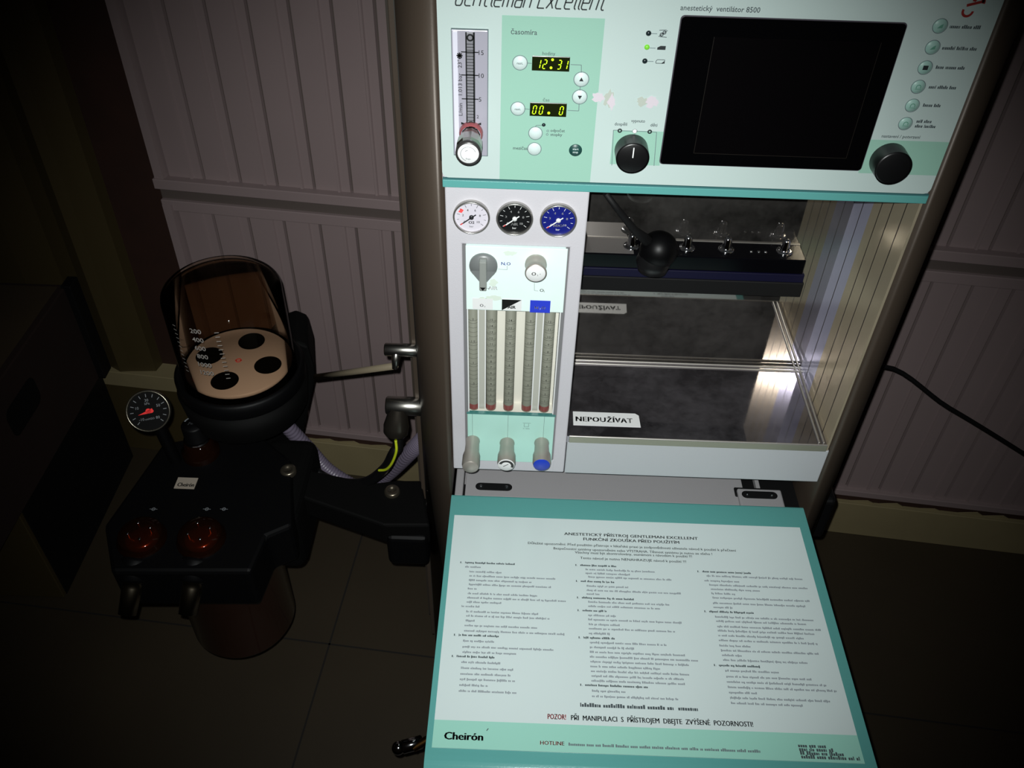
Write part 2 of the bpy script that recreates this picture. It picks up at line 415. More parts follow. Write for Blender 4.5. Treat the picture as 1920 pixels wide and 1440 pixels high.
# pictograms beside the three lamps
for px, py in ((1224, 62), (1221, 89), (1217, 114)): pline([(px-3, py), (px+8, py+.3)])
x, z = fx(1243, 62)
for s_ in (-1, 1): pg.ring(x+.0012*s_, z+.001*s_, .0010, .0019, INKM, 12)
pg.line(x-.004, z-.003, x+.004, z+.003, .0006, INKM); pg.line(x-.004, z+.003, x+.003, z+.0035, .0006, INKM); pg.line(x-.003, z-.003, x+.004, z-.0035, .0006, INKM)
x, z = fx(1240, 89); pg.poly([(x-.004, z-.0018), (x+.004, z-.0018), (x+.004, z+.002), (x-.001, z+.002), (x-.004, z+.0003)], INK)
x, z = fx(1238, 114.5)
for q in (((-.0042, -.0018), (.003, -.0018)), ((-.0032, .0018), (.0036, .0018)), ((-.0045, 0), (-.0042, -.0018)), ((-.0045, 0), (-.0032, .0018)), ((.004, .002), (.004, -.002))): pg.line(x+q[0][0], z+q[0][1], x+q[1][0], z+q[1][1], .0006, INKM)
pg.poly([(x+.001, z-.0018), (x+.004, z-.0018), (x+.004, z+.0008)], INK)
# peeled adhesive residue
def blob(px, py, rx, rz, m, n=18, P_=pg):
    x, z = fx(px, py); P_.poly([(x+rx*math.cos(2*PI*k/n)*random.uniform(.55, 1.1), z+rz*math.sin(2*PI*k/n)*random.uniform(.5, 1.15)) for k in range(n)], m)
RES1 = mat('residue_pink', (204, 196, 204), .8); RES2 = mat('residue_grey', (176, 184, 174), .8)
blob(1122, 182, .008, .006, RES1); blob(1141, 184, .006, .010, RES2); blob(1147, 190, .005, .009, RES1, P_=Print(b, front(-.0015)))
blob(1205, 190, .008, .005, RES2); blob(1222, 191, .007, .007, RES1, P_=Print(b, front(-.0015)))
# names beside the six buttons on the right
def pmarks(px, py, px1):
    x, z = fx(px, py); x1 = fx(px1, py+.034*(px1-px))[0]
    while x < x1-.001:
        for k in range(random.randint(4, 9)):
            if x > x1: break
            h = random.choice((.0024, .0024, .0034)); w_ = .0013 if random.random() < .8 else .0007
            pg.rect(x, z, x+w_, z+h, INKM); x += w_+.0004
        x += .0014
for q_ in ((1779, 52, 1835), (1765, 92, 1828), (1753, 128, 1805), (1740, 165, 1795), (1729, 199, 1762), (1717, 229, 1744), (1714, 238, 1750)): pmarks(*q_)
ptext('nastavení / potvrzení', 1652, 256.5, 1724, INKM, h=.0034, bold=.012)
x, z = fx(1825, 12); REDM = mat('dark_red_ink', (150, 44, 40), .5)
pg.ring(x-.004, z-.004, .0035, .0058, REDM, 14, PI*.9, PI*2.0); pg.ring(x+.003, z+.004, .0030, .0062, REDM, 14, -.2, PI*.95); pg.line(x-.007, z+.001, x+.008, z+.0055, .0026, REDM)
panel = b.build('control_panel', mach, recalc=False)

# monitor
b = MB()
m0 = (.1445, 1.2583); m1 = (.3570, 1.4108)
pp = Print(b, front(-.0016))
def rr_prism(b, x0, z0, x1, z1, r, y0, y1, m):
    pts = []
    for cx, cz, a in ((x1-r, z0+r, -90), (x1-r, z1-r, 0), (x0+r, z1-r, 90), (x0+r, z0+r, 180)):
        for k in range(6): t = math.radians(a+18*k); pts.append(Vector((cx+r*math.cos(t), y0, cz+r*math.sin(t))))
    b.prism(pts, (0, y1-y0, 0), m)
rr_prism(b, m0[0]-.001, m0[1]-.001, m1[0]+.001, m1[1]+.001, .004, -.0012, .002, mat('monitor_rim', (70, 66, 74), .4))
rr_prism(b, *m0, *m1, .0035, -.0022, .001, GLOSSB)
mon = b.build('monitor', panel)
b = MB(); a = (.178, 1.272); c = (.338, 1.393)
RIM = mat('screen_outline', (26, 22, 18), .4)
b.box((a[0], -.0026, a[1]), (c[0], -.0021, c[1]), SCR)
ps = Print(b, front(-.0028))
for q in ((a[0], a[1], c[0], a[1]), (a[0], a[1], a[0], c[1]), (c[0], a[1], c[0], c[1])): ps.line(*q, .0005, RIM)
b.build('screen', panel)
# buttons
def button(px, py, r, m, name='push_button', t=None, tm=INK, th=.0025, y=-.0032, ring=True):
    b = MB(); x, z = fx(px, py)
    b.lathe([(r, .0005), (r, -.0008), (r*.93, -.0016), (0, -.0018)], (x, 0, z), (0, 1, 0), m, 28)
    if ring: Print(b, front(-.0011)).ring(x, z, r*1.0, r*1.09, INKG, 28)
    q = Print(b, front(-.0021))
    if t == 'up': q.poly([(x-.0022, z-.0016), (x+.0022, z-.0016), (x, z+.0024)], tm)
    elif t == 'down': q.poly([(x-.0022, z+.0018), (x, z-.0022), (x+.0022, z+.0018)], tm)
    elif t == 'square': q.rect(x-.0025, z-.0020, x+.0025, z+.0024, tm)
    elif t == 'drop': q.poly([(x-.0026, z-.002), (x+.0022, z-.0015), (x+.0024, z+.0024), (x, z+.001)], tm)
    elif t == 'bell': q.ring(x, z, .0018, .0026, tm, 14, -.5, PI*1.2); q.line(x-.003, z-.002, x+.003, z-.002, .0006, tm)
    elif t:
        for k, ln in enumerate(t.split('\n')): q.text(ln, x, z-.0011+(.0019 if '\n' in t else 0)-k*.0034, tm, h=th, align='c', bold=.01)
    return b.build(name, panel)
button(975, 117, .0070, BTN, t='nast.', tm=INKM); button(971, 203, .0070, BTN, t='nast.', tm=INKM)
button(1090, 148, .0072, BTN, t='up'); button(1087, 181, .0072, BTN, t='down')
button(1004, 249, .0069, BTN); button(1002, 278.5, .0069, BTN)
button(1079, 281, .0070, DKG, t='start\nstop', tm=BTN, th=.0024, ring=False)
for k, (px, py) in enumerate(((1762, 48), (1748, 88), (1734, 126), (1721, 162), (1710, 197), (1697, 231))):
    button(px, py, .0066, BTNG, t=('drop', 'drop', 'square', 'bell', 'bell', 'bell')[k], tm=INK if k == 2 else mat('green_ink', (96, 150, 130), .5))
def lamp(px, py, m, r=.0026):
    b = MB(); x, z = fx(px, py); b.lathe([(r, .0005), (r, -.0009), (r*.6, -.002), (0, -.0024)], (x, 0, z), (0, 1, 0), m, 18); return b.build('indicator_light', panel)
DLED = mat('dark_led', (22, 34, 38), .3)
lamp(1216, 62, DLED); lamp(1213, 88, LEDG); lamp(1209, 114, DLED); lamp(1019.5, 233.5, DLED, .0020)
# seven-segment clocks
SEG = {'0': 'abcdef', '1': 'bc', '2': 'abged', '3': 'abgcd', ' ': ''}
def clock(px0, py0, px1, py1, chars, dots, lbl):
    b = MB(); x0, z0 = fx(px0, py1); x1, z1 = fx(px1, py0)
    b.box((x0, -.0018, z0), (x1, .001, z1), LEDBG, .0003)
    q = Print(b, front(-.0022)); W_ = x1-x0; H_ = z1-z0
    h = H_*.30; sl = .16
    for u, ch in chars:
        cx = x0+W_*u; cz = (z0+z1)/2-.0003; w = W_*.042
        A = {'a': (-w, h, w, h), 'g': (-w, 0, w, 0), 'd': (-w, -h, w, -h), 'f': (-w, h, -w, 0), 'e': (-w, 0, -w, -h), 'b': (w, h, w, 0), 'c': (w, 0, w, -h)}
        for s_ in SEG[ch]:
            p = A[s_]; L = math.hypot(p[2]-p[0], p[3]-p[1]); g = .0005/L
            a0, a1, c0, c1 = p[0]+(p[2]-p[0])*g, p[1]+(p[3]-p[1])*g, p[2]-(p[2]-p[0])*g, p[3]-(p[3]-p[1])*g
            q.line(cx+a0+sl*a1, cz+a1, cx+c0+sl*c1, cz+c1, .0008, LED)
    for u, v, r in dots: q.disc(x0+W_*u, z0+H_*v, r, LED)
    o = b.build('clock_display', panel); o['label'] = lbl
clock(997, 106, 1069, 131, ((.18, '1'), (.34, '2'), (.73, '3'), (.90, '1')), ((.54, .80, .0013), (.51, .25, .0013)), 'green digits reading 12:31')
clock(993, 193, 1063, 216, ((.13, '0'), (.31, '0'), (.86, '0')), ((.52, .28, .0014),), 'green digits reading 00. 0')
# round knobs
def knob(px, py, rpx, name, mark):
    L = .020; c = PY(px, py, -L); r = rpx*.000583
    b = MB(); b.lathe([(r*1.0, -L), (r*1.02, -.001-L*.0), (r*1.03, .001)], (c.x, 0, c.z), (0, 1, 0), BLACK, 40)
    b.lathe([(0, -L-.0004), (r*.86, -L-.0004), (r*.97, -L+.0006), (r, -L+.003), (r, -L+.004)], (c.x, 0, c.z), (0, 1, 0), BLACK, 40)
    if mark:
        Print(b, front(-L-.001)).rect(c.x-.0006, c.z+.001, c.x+.0006, c.z+r*.72, WHITE)
    return b.build(name, panel)
knob(1186, 297, 29.5, 'selector_knob', True); knob(1675, 316, 32, 'rotary_knob', False)
# oxygen flow tube on the left of the panel
b = MB(); xa, za = fx(852, 287); xb, zb = fx(915, 55)
b.box((xa, -.004, za), (xb, 0, zb), mat('tube_plate', (186, 184, 198), .25, metal=.3), .0006)
b.box((xa-.0004, -.0036, za-.0006), (xb+.0006, -.001, zb+.0006), INKG)
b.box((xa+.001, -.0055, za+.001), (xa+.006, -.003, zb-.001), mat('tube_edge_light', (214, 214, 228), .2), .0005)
plate = b.build('flowmeter_plate', panel)
xc = fx(883, 150)[0]
def cz(py): return fx(883, py)[1]
b = MB(); TB = mat('scale_black', (24, 26, 26), .4)
b.box((xc-.0045, -.0062, cz(240)), (xc+.0045, -.004, cz(56)), mat('scale_tube', (128, 128, 134), .15), .0008)
q = Print(b, front(-.0066))
q.rect(xc-.0047, cz(240), xc-.0033, cz(56), TB); q.rect(xc+.0027, cz(240), xc+.0045, cz(56), TB)
for k in range(28): q.rect(xc-.0035, cz(78+k*5.7)-.0003, xc+.0035, cz(78+k*5.7)+.0003, TB)
q.ring(xc, cz(66), .002, .0036, TB); q.disc(xc, cz(228), .0036, TB)
for py, t in ((93, '15'), (136, '10'), (180.5, '5')):
    q.rect(xc-.009, cz(py)-.0005, xc+.008, cz(py)+.0005, TB); q.text(t, xc+.0082, cz(py)-.0024, TB, h=.0048)
q.text('2', xc+.006, cz(213)-.0018, TB, h=.0036)
q.poly([(xc-.010, cz(224)), (xc-.010, cz(229)), (xc-.006, cz(226.5))], TB); q.poly([(xc+.0105, cz(224)), (xc+.0105, cz(229)), (xc+.0065, cz(226.5))], TB)
q.text('L/min    1.013 bar   23°C', xc-.0085, cz(212), TB, w=.062, h=.0042, rot=PI/2)
for a_ in range(4): q.line(xc-.0105+.003*math.cos(a_*PI/4)+0, cz(100)+.003*math.sin(a_*PI/4), xc-.0105-.003*math.cos(a_*PI/4), cz(100)-.003*math.sin(a_*PI/4), .0013, TB)
b.build('scale_tube', panel)
b = MB(); c = PY(878, 288, -.050); cb = Vector((c.x, -.004, c.z))
b.lathe([(.0125, 0), (.0125, .003), (.0118, .006), (.0105, .0075)], cb, (0, -1, 0), mat('red_ring', (150, 80, 84), .3), 28)
b.lathe([(.0098, .006), (.0100, .012), (.0128, .022), (.0136, .036), (.0122, .042), (.0126, .0455), (.0112, .046)], cb, (0, -1, 0), SATIN, 10, smooth=False)
b.lathe([(.0108, .0458), (.0100, .0465), (0, .0465)], cb, (0, -1, 0), WHITE, 28)
b.lathe([(.0126, .041), (.0130, .0462), (.0108, .0466)], cb, (0, -1, 0), mat('knob_dark_rim', (52, 50, 50), .3), 28)
q = Print(b, front(cb.y-.0471)); q.ring(c.x, c.z, .0074, .0078, INKM, 28, .3, PI*1.4); q.text('Regu', c.x, c.z-.006, INKM, h=.0018, align='c'); q.line(c.x-.003, c.z+.003, c.x-.0005, c.z+.004, .0005, INKM)
b.build('flow_knob', panel)

# ---- left unit: gauges + flowmeter bank
UX0, UX1 = -.0862, .0735; UZ0, UZ1 = .762, ZS
FX0, FX1 = fx(867, 470)[0], fx(1066, 470)[0]; FX0b, FX1b = fx(872, 700)[0], fx(1055, 700)[0]
FX0 = (fx(866, 465)[0]+fx(873, 790)[0])/2; FX1 = (fx(1065, 468)[0]+fx(1045, 790)[0])/2
FZT = fx(960, 464)[1]
b = MB(); y0 = .003
b.box((UX0, y0, FZT), (UX1, .166, UZ1), GREY, .002); b.box((UX0, y0, UZ0), (FX0, .166, FZT+.004), GREY, .002)
b.box((FX1, y0, UZ0), (UX1, .166, FZT+.004), GREY, .002); b.box((FX0-.003, y0, UZ0), (FX1+.003, .166, fx(960, 862)[1]), GREY, .002)
unit = b.build('gauge_column', mach)
def gauge(px, py, face, ink, t, needle, extra=None, lbl=None):
    c = PY(px, py, 0); R_ = .0206
    o = empty_part('pressure_gauge', (c.x, y0, c.z), mach); o['label'] = lbl
    b = MB(); b.lathe([(R_, 0), (R_+.0004, .004), (R_-.0003, .0062), (R_-.0014, .0066), (R_-.0018, .005), (R_-.0018, .002)], (c.x, y0, c.z), (0, -1, 0), mat('bezel_metal', (176, 174, 170), .28, metal=.85), 48)
    b.build('bezel', o)
    b = MB(); b.lathe([(R_-.0016, .0028), (0, .0028)], (c.x, y0, c.z), (0, -1, 0), face, 48)
    q = Print(b, front(y0-.0033))
    for k in range(11):
        a = math.radians(218-25.6*k*1.0); r1 = .0168; r0 = .0143 if k % 2 else .0132
        q.line(c.x+r0*math.cos(a), c.z+r0*math.sin(a), c.x+r1*math.cos(a), c.z+r1*math.sin(a), .0005, ink)
    for k, n in enumerate(('0', '2', '4', '6', '8', '10')):
        a = math.radians(218-51.2*k); q.text(n, c.x+.0098*math.cos(a), c.z+.0098*math.sin(a)-.0014, ink, h=.0029, align='c', bold=.02)
    q.text(t, c.x, c.z-.0086, ink, h=.0037, align='c', bold=.04); q.text('bar', c.x, c.z-.0132, ink, h=.0026, align='c')
    if extra: q.poly([(c.x-.0148, c.z+.0062), (c.x-.0110, c.z+.0050), (c.x-.0085, c.z+.0088), (c.x-.0118, c.z+.0108)], REDI)
    b.build('dial', o)
    b = MB(); q = Print(b, front(y0-.0046)); a = math.radians(218); ca, sa = math.cos(a), math.sin(a)
    b.lathe([(.0026, .003), (.0026, .0048), (0, .0048)], (c.x, y0, c.z), (0, -1, 0), needle, 20)
    q.line(c.x-.0065*ca, c.z-.0065*sa, c.x+.0125*ca, c.z+.0125*sa, .0014, needle); q.line(c.x+.0125*ca, c.z+.0125*sa, c.x+.0158*ca, c.z+.0158*sa, .0011, mat('needle_red', (220, 50, 50), .4))
    b.build('needle', o)
def empty_part(name, loc, parent):
    o = bpy.data.objects.new(name, None); COL.objects.link(o); o.location = loc; o.empty_display_size = .02; setpar(o, parent); return o
gauge(884, 407, mat('white_dial', (206, 202, 212), .4), INK, 'O₂' if False else 'O2', mat('needle_black', (28, 30, 34), .4), True, lbl='white dial oxygen gauge with red patch')
gauge(965, 410, mat('black_dial', (14, 15, 17), .4), WHITE, 'AIR', WHITE, lbl='black dial AIR gauge')
gauge(1047, 413, NAVY, WHITE, 'N2O', WHITE, lbl='blue dial N2O gauge')

# flowmeter bank
b = MB(); zp0 = fx(960, 583)[1]; zp1 = fx(960, 777)[1]; zp2 = fx(960, 862)[1]
DG = mat('bank_side', (120, 120, 122), .4)
b.box((FX0, .002, zp2), (FX0+.0042, .03, FZT), DG); b.box((FX1-.0042, .002, zp2), (FX1, .03, FZT), DG)
b.box((FX0+.004, .026, zp2), (FX1-.004, .032, FZT), BACKP)
bank = b.build('flowmeter_bank', mach)
b = MB(); px0, px1 = FX0+.0046, FX1-.0020
b.box((FX0+.0038, .000, zp0), (px1, .006, FZT-.0003), PLATE, .0004)
q = Print(b, front(-.0004)); bz0 = zp0+.0004; bz1 = fx(960, 561)[1]
GR = mat('grime', (196, 200, 170), .7, vary=.1, vscale=80)
for (px, py, rx, rz) in ((955, 474, .010, .004), (925, 530, .006, .006), (925, 558, .014, .004), (905, 560, .006, .003)): blob(px, py, rx, rz, mat('faint_grime', (212, 226, 214), .6), P_=q)
q2 = Print(b, front(-.0007))
x0a, _ = fx(886, 570); x1a, _ = fx(924, 570); q2.rect(x0a, bz0+.001, x1a, bz1, WHITE); q3 = Print(b, front(-.0011))
q3.text('O₂' if False else 'O', (x0a+x1a)/2-.0012, bz0+.0052, INK, h=.0042, align='c', bold=.02); q3.text('2', (x0a+x1a)/2+.0026, bz0+.0047, INK, h=.002, align='c', bold=.02)
x0a, _ = fx(941, 570); x1a, _ = fx(978, 570); q2.rect(x0a, bz0+.0008, x1a, bz1, WHITE); q3.poly([(x0a, bz0+.0008), (x0a, bz1), (x1a, bz1)], BLACK)
q4 = Print(b, front(-.0014)); q4.text('AIR', (x0a+x1a)/2, bz0+.0042, INKM, h=.0046, align='c', bold=.07); Print(b, front(-.0017)).text('AIR', (x0a+x1a)/2, bz0+.0042, WHITE, h=.0044, align='c', bold=.03)
x0a, _ = fx(994, 570); x1a, _ = fx(1032, 570); q2.rect(x0a, zp0-.0006, x1a, bz1, BLUEI); q3.text('N', (x0a+x1a)/2-.0044, bz0+.0045, WHITE, h=.0044, align='c', bold=.03); q3.text('O', (x0a+x1a)/2+.0042, bz0+.0045, WHITE, h=.0044, align='c', bold=.03); q3.text('2', (x0a+x1a)/2+.0002, bz0+.0041, WHITE, h=.0022, align='c')
def nt(t, px, py, h, m, dx=0, sub=None):
    x, z = fx(px, py); q3.text(t, x, z, m, h=h, bold=.02)
x, z = fx(940, 496); q3.text('N', x, z, BLUEI, h=.0045, bold=.02); q3.text('2', x+.0042, z-.0004, BLUEI, h=.0022); q3.text('O', x+.0062, z, BLUEI, h=.0045, bold=.02)
x, z = fx(1012, 546); q3.text('O', x, z, INK, h=.0045, bold=.02); q3.text('2', x+.0046, z-.0004, INK, h=.0022)
x, z = fx(916, 542); q3.text('AIR', x, z, INKM, h=.0050, bold=.05); Print(b, front(-.0014)).text('AIR', x+.0004, z+.0003, WHITE, h=.0046, bold=.01)
pl = lambda pts_: [q2.line(*fx(*p), *fx(*r_), .0004, INKG) for p, r_ in zip(pts_, pts_[1:])]
pl([(934, 504), (951, 505), (951, 498)]); pl([(910, 540), (918, 540)]); pl([(1002, 530), (1002, 544), (1009, 545)])
b.build('upper_plate', bank)
# selector knob and flush button
b = MB(); c = PY(906, 502, -.006); KG = mat('knob_grey', (112, 116, 116), .4)
b.lathe([(.0162, .006), (.0166, -.003), (.0158, -.0055), (0, -.0058)], (c.x, 0, c.z), (0, 1, 0), KG, 40)
zt = fx(903, 483)[1]; zb_ = PY(903, 545, -.014).z
b.prism([Vector((c.x-.0165*.93, -.003, c.z-.005)), Vector((c.x+.0165*.93, -.003, c.z-.005)), Vector((c.x+.0042, -.003, c.z-.0205)), Vector((c.x-.0042, -.003, c.z-.0205))], (0, -.003, 0), KG)
b.box((c.x-.0042, -.0150, zb_), (c.x+.0042, -.004, c.z+.0135), mat('knob_grip', (138, 142, 138), .35), .0012)
Print(b, front(-.0154)).poly([(c.x-.0034, zb_+.0055), (c.x, zb_+.0008), (c.x+.0034, zb_+.0055)], BLACK)
b.build('gas_selector_knob', bank)
b = MB(); c = PY(1004.5, 512, -.020)
b.lathe([(.0125, 0), (.0128, .004), (.0118, .006), (.0118, .017), (.0125, .018), (.0126, .0205), (.0112, .0212)], (c.x, 0, c.z), (0, -1, 0), ALU, 36)
b.lathe([(.0113, .0208), (.0106, .0215), (0, .0215)], (c.x, 0, c.z), (0, -1, 0), WHITE, 36)
q = Print(b, front(-.0220)); q.text('O', c.x-.0022, c.z-.0022, INK, h=.0048, align='c', bold=.03); q.text('2', c.x+.0022, c.z-.0026, INK, h=.0022, align='c'); q.text('+', c.x+.0052, c.z-.0012, INK, h=.0024, align='c')
b.build('oxygen_flush_button', bank)
# five graduated tubes
tubes = ((887, 600, 1), (921, 600, 2), (956.5, 600, 3), (995, 600, 4), (1031, 600, 5))
scales = ('2,1.5,1,.5', '15,14,13,12,11,10,9,8,7,6,5,4,3,2,1', '14,12,10,9,8,7,6,5,4,3,2,1', '2,1.5,1,.5', '12,11,10,9,8,7,6,5,4,3,2,1')
for (px, py, k), sc in zip(tubes, scales):
    x = (PY(px, 600, .012).x + PY({1: 889, 2: 921, 3: 954, 4: 987, 5: 1020}[k], 765, .012).x)/2; yc = .014; R_ = .0068
    b = MB(); b.lathe([(0, 0), (R_, 0), (R_, .001), (R_, zp0-zp1+.006), (0, zp0-zp1+.006)], (x, yc, zp1-.003), (0, 0, 1), TUBEG, 24)
    fn = lambda u, v, x=x: Vector((x+(R_+.0003)*math.sin(u), yc-(R_+.0003)*math.cos(u), v))
    q = Print(b, fn); zz = zp1+.012
    top = PY(900, 596, .01).z; labs = sc.split(','); n = len(labs)
    for j, t in enumerate(labs):
        v = top-(top-zz)*j/(n-.3 if n > 5 else n)
        q.text(t, 0, v-.0018, TUBEI, h=.0038, align='c', w=None) if False else None
        vs, fs = text_mesh(t, .01); s_ = .0034/.73; mx_ = (min(a[0] for a in vs)+max(a[0] for a in vs))/2; ii = b.mi(TUBEI)
        nv = [b.bm.verts.new(fn((a[0]-mx_)*s_/R_, v-.0017+a[1]*s_)) for a in vs]
        for f in fs:
            try: g = b.bm.faces.new([nv[w_] for w_ in f]); g.material_index = ii
            except ValueError: pass
        st = (top-zz)/(n if n <= 5 else n-.3)/(5 if n <= 5 else 2)
        for e in range(5 if n <= 5 else 2):
            vv = v-e*st-(.0028 if e == 0 else 0)
            for s0, s1 in ((-1.0, -.5), (-.5, 0), (0, .5), (.5, 1.0)): q.poly([(s0, vv), (s1, vv), (s1, vv+.0004), (s0, vv+.0004)], TUBEI)
    b.lathe([(R_+.0002, .001), (R_+.0002, .010)], (x, yc, zp1-.001), (0, 0, 1), FREDM, 24)
    b.build('flow_tube', bank)
for pa, pb in ((901, 905), (1011, 1003)):
    x = (PY(pa+1, 600, .01).x+PY(pb, 765, .01).x)/2
    b = MB(); b.box((x-.0045, .009, zp1), (x+.0045, .024, zp0), ACRY, .0006)
    b.box((x-.0052, .0085, zp1), (x-.0038, .024, zp0), WHITE); b.box((x+.0038, .0085, zp1), (x+.0052, .024, zp0), WHITE); b.build('clear_divider', bank)
b = MB(); b.box((FX0+.0042, .003, zp1), (FX0+.0056, .026, zp0), WHITE); b.build('edge_strip', bank); b = MB(); b.box((FX1-.0056, .003, zp1), (FX1-.0042, .026, zp0), WHITE); b.build('edge_strip', bank)
b = MB(); b.box((FX0+.003, .000, zp2-.004), (FX1-.002, .005, zp1-.0012), PLATE2, .0004); b.box((FX0+.004, .005, zp2-.004), (FX1-.004, .026, zp1-.002), BACKP)
b.box((FX0+.002, -.0004, zp1-.0016), (FX1-.001, .005, zp1), mat('teal_edge', (60, 120, 116), .3))
q = Print(b, front(-.0004))
for px in (886, 952, 1019): x = fx(px, 810)[0]; q.line(x, zp1-.001, x, zp2+.010, .0004, INKG)
x, z = fx(987, 797); q.line(x-.005, z+.004, x+.006, z+.004, .0004, INKM); q.line(x-.003, z+.003, x-.003, z-.003, .0004, INKM); q.line(x+.003, z+.003, x+.003, z-.003, .0004, INKM); q.line(x-.003, z-.003, x+.003, z-.003, .0004, INKM)
q.text('l / min.', x+.0005, z-.0075, INKM, h=.0025, align='c')
b.build('lower_plate', bank)
def fknob(px, py, L, cap, capname, r=.0090):
    c = PY(px, py, -L); b = MB()
    b.lathe([(r*.82, 0), (r*.86, .003), (r*.80, .006), (r*.84, L*.45), (r*1.0, L*.6), (r*1.02, L*.9), (r*.93, L)], (c.x, .001, c.z), (0, -1, 0), ALU, 28)
    b.lathe([(r*.94, L-.0004), (r*.86, L+.0006), (0, L+.0008)], (c.x, .001, c.z), (0, -1, 0), cap, 28)
    if capname == 'air':
        q = Print(b, front(.001-L-.0012)); q.ring(c.x, c.z, r*.55, r*.85, BLACK, 20, -.4, PI*.9); q.line(c.x-.004, c.z-.002, c.x+.003, c.z+.003, .001, INK)
    b.build('flow_control_knob', bank)
fknob(882, 877, .052, ALU, '', .0118); fknob(949, 873, .044, WHITE, 'air', .0122); fknob(1015.5, 873, .044, BLUEK, '', .0122)

# ---- vaporizer bay
TZ = .8405; BY = .166
b = MB(); b.box((UX1, BY, TZ), (.4335, BY+.004, ZS+.01), MIRROR); b.build('back_panel', mach)
SX = .4335
b = MB()
# side lining: flat steel facing the bay, reflected stripes painted as colour bands
segs = [(BY, .140, SIDEM), (.140, .118, SIDEB), (.118, .112, COLD), (.112, .080, SIDEB), (.080, .050, SIDEM), (.050, .046, COLD), (.046, .020, SIDEM), (.020, .016, COLD), (.016, .0, SIDEM)]
segs = [(BY, .139, SIDEB), (.139, .1368, COLD), (.1368, .110, SIDEB), (.110, .088, SIDEM), (.088, .0858, COLD), (.0858, .060, SIDEM), (.060, .0578, COLD), (.0578, .028, SIDEM), (.028, .0258, COLD), (.0258, -.0005, SIDEM)]
for ya, yb, m in segs:
    b.box((SX, yb, TZ-.01), (SX+.003-(.001 if m is COLD else 0), ya, ZS+.005), m)
b.build('side_panel', mach)
b = MB(); b.box((UX1, .0, TZ-.012), (SX, BY, TZ), TRAYM)
b.box((UX1+.003, -.001, TZ-.012), (SX+.001, .004, TZ-.001), mat('tray_edge', (150, 152, 136), .4, metal=.4), .0008)
b.cyl((UX1+.003, .0, TZ), (SX, .0, TZ), .0014, LIP, n=10)
for yy in (BY-.0035, BY-.011): b.cyl((UX1, yy, TZ+.0008), (SX, yy, TZ+.0008), .0016, LIP, n=10)
for xx in (SX-.004, SX-.0105): b.cyl((xx, .003, TZ+.0008), (xx, BY, TZ+.0008), .0016, LIP, n=10)
tray = b.build('tray', mach)
b = MB(); a = tx(1072, 800, TZ); xl0 = tx(1075, 798, TZ)[0]; xl1 = tx(1201, 799, TZ)[0]; yl0 = tx(1075, 797, TZ)[1]; yl1 = tx(1078, 772, TZ)[1]
zc = TZ+.0006
b.prism([Vector((xl0, yl0, TZ)), Vector((xl1, yl0, TZ)), Vector((xl1-.001, yl1-.004, TZ)), Vector((xl1-.006, yl1, TZ)), Vector((xl0, yl1, TZ))], (0, 0, .0006), WHITE)
q = Print(b, topm(TZ+.001)); hh = yl1-yl0
q.text('NEPOUŽÍVAT', xl0+.004, yl0+hh*.27, INK, w=(xl1-xl0)*.84, h=hh*.36, bold=.055, sp=1.12)
q = Print(b, topm(TZ+.0013))
for k in range(10): u = xl0+.004+(xl1-xl0)*.84*(k+.5)/10; q.line(u, yl0+hh*.2, u, yl0+hh*.72, .0005, WHITE)
o = b.build('warning_label', mach); o['label'] = 'white sticker reading NEPOUŽÍVAT'
# rail with docking pins
b = MB(); BZ = 1.0585
b.box((UX1+.002, .1262, 1.036), (.379, BY-.0005, BZ), mat('rail_black', (6, 6, 9), .15, spec=.3), .0015)
b.box((UX1+.002, .1240, 1.024), (.3815, BY-.0005, 1.037), mat('navy_band', (10, 9, 38), .45, spec=.3), .001)
b.box((UX1+.002, .1225, 1.001), (.3835, BY-.0005, 1.0245), BLACKM, .0015)
b.box((UX1+.002, BY-.0022, BZ), (.3785, BY-.0006, BZ+.0006), LIP)
SP = mat('steel_strip_plate', (104, 100, 98), .4, metal=.3)
b.box((UX1+.0025, .128, BZ-.001), (.150, .164, BZ+.0007), SP)
rail = b.build('vaporizer_rail', mach)
for px, py in ((1185, 474), (1290, 476), (1364, 478), (1473, 480)):
    c = PZ(px, py, BZ); yy = min(c.y, .1445)
    b = MB(); cc = (c.x, .146, BZ)
    b.lathe([(.0108, 0), (.0110, .0012), (.0096, .0026), (.0082, .0022), (.0066, .0028), (.0060, .006), (.0054, .015), (.0044, .0185), (.0025, .0198), (0, .020)], cc, (0, 0, 1), CHROME, 24)
    b.build('docking_pin', rail)
for dx in (.308, .318, .327): 
    b = MB(); b.lathe([(.002, 0), (.0018, .002), (0, .0024)], (dx, .142, BZ), (0, 0, 1), CHROME, 12); b.build('screw', rail)

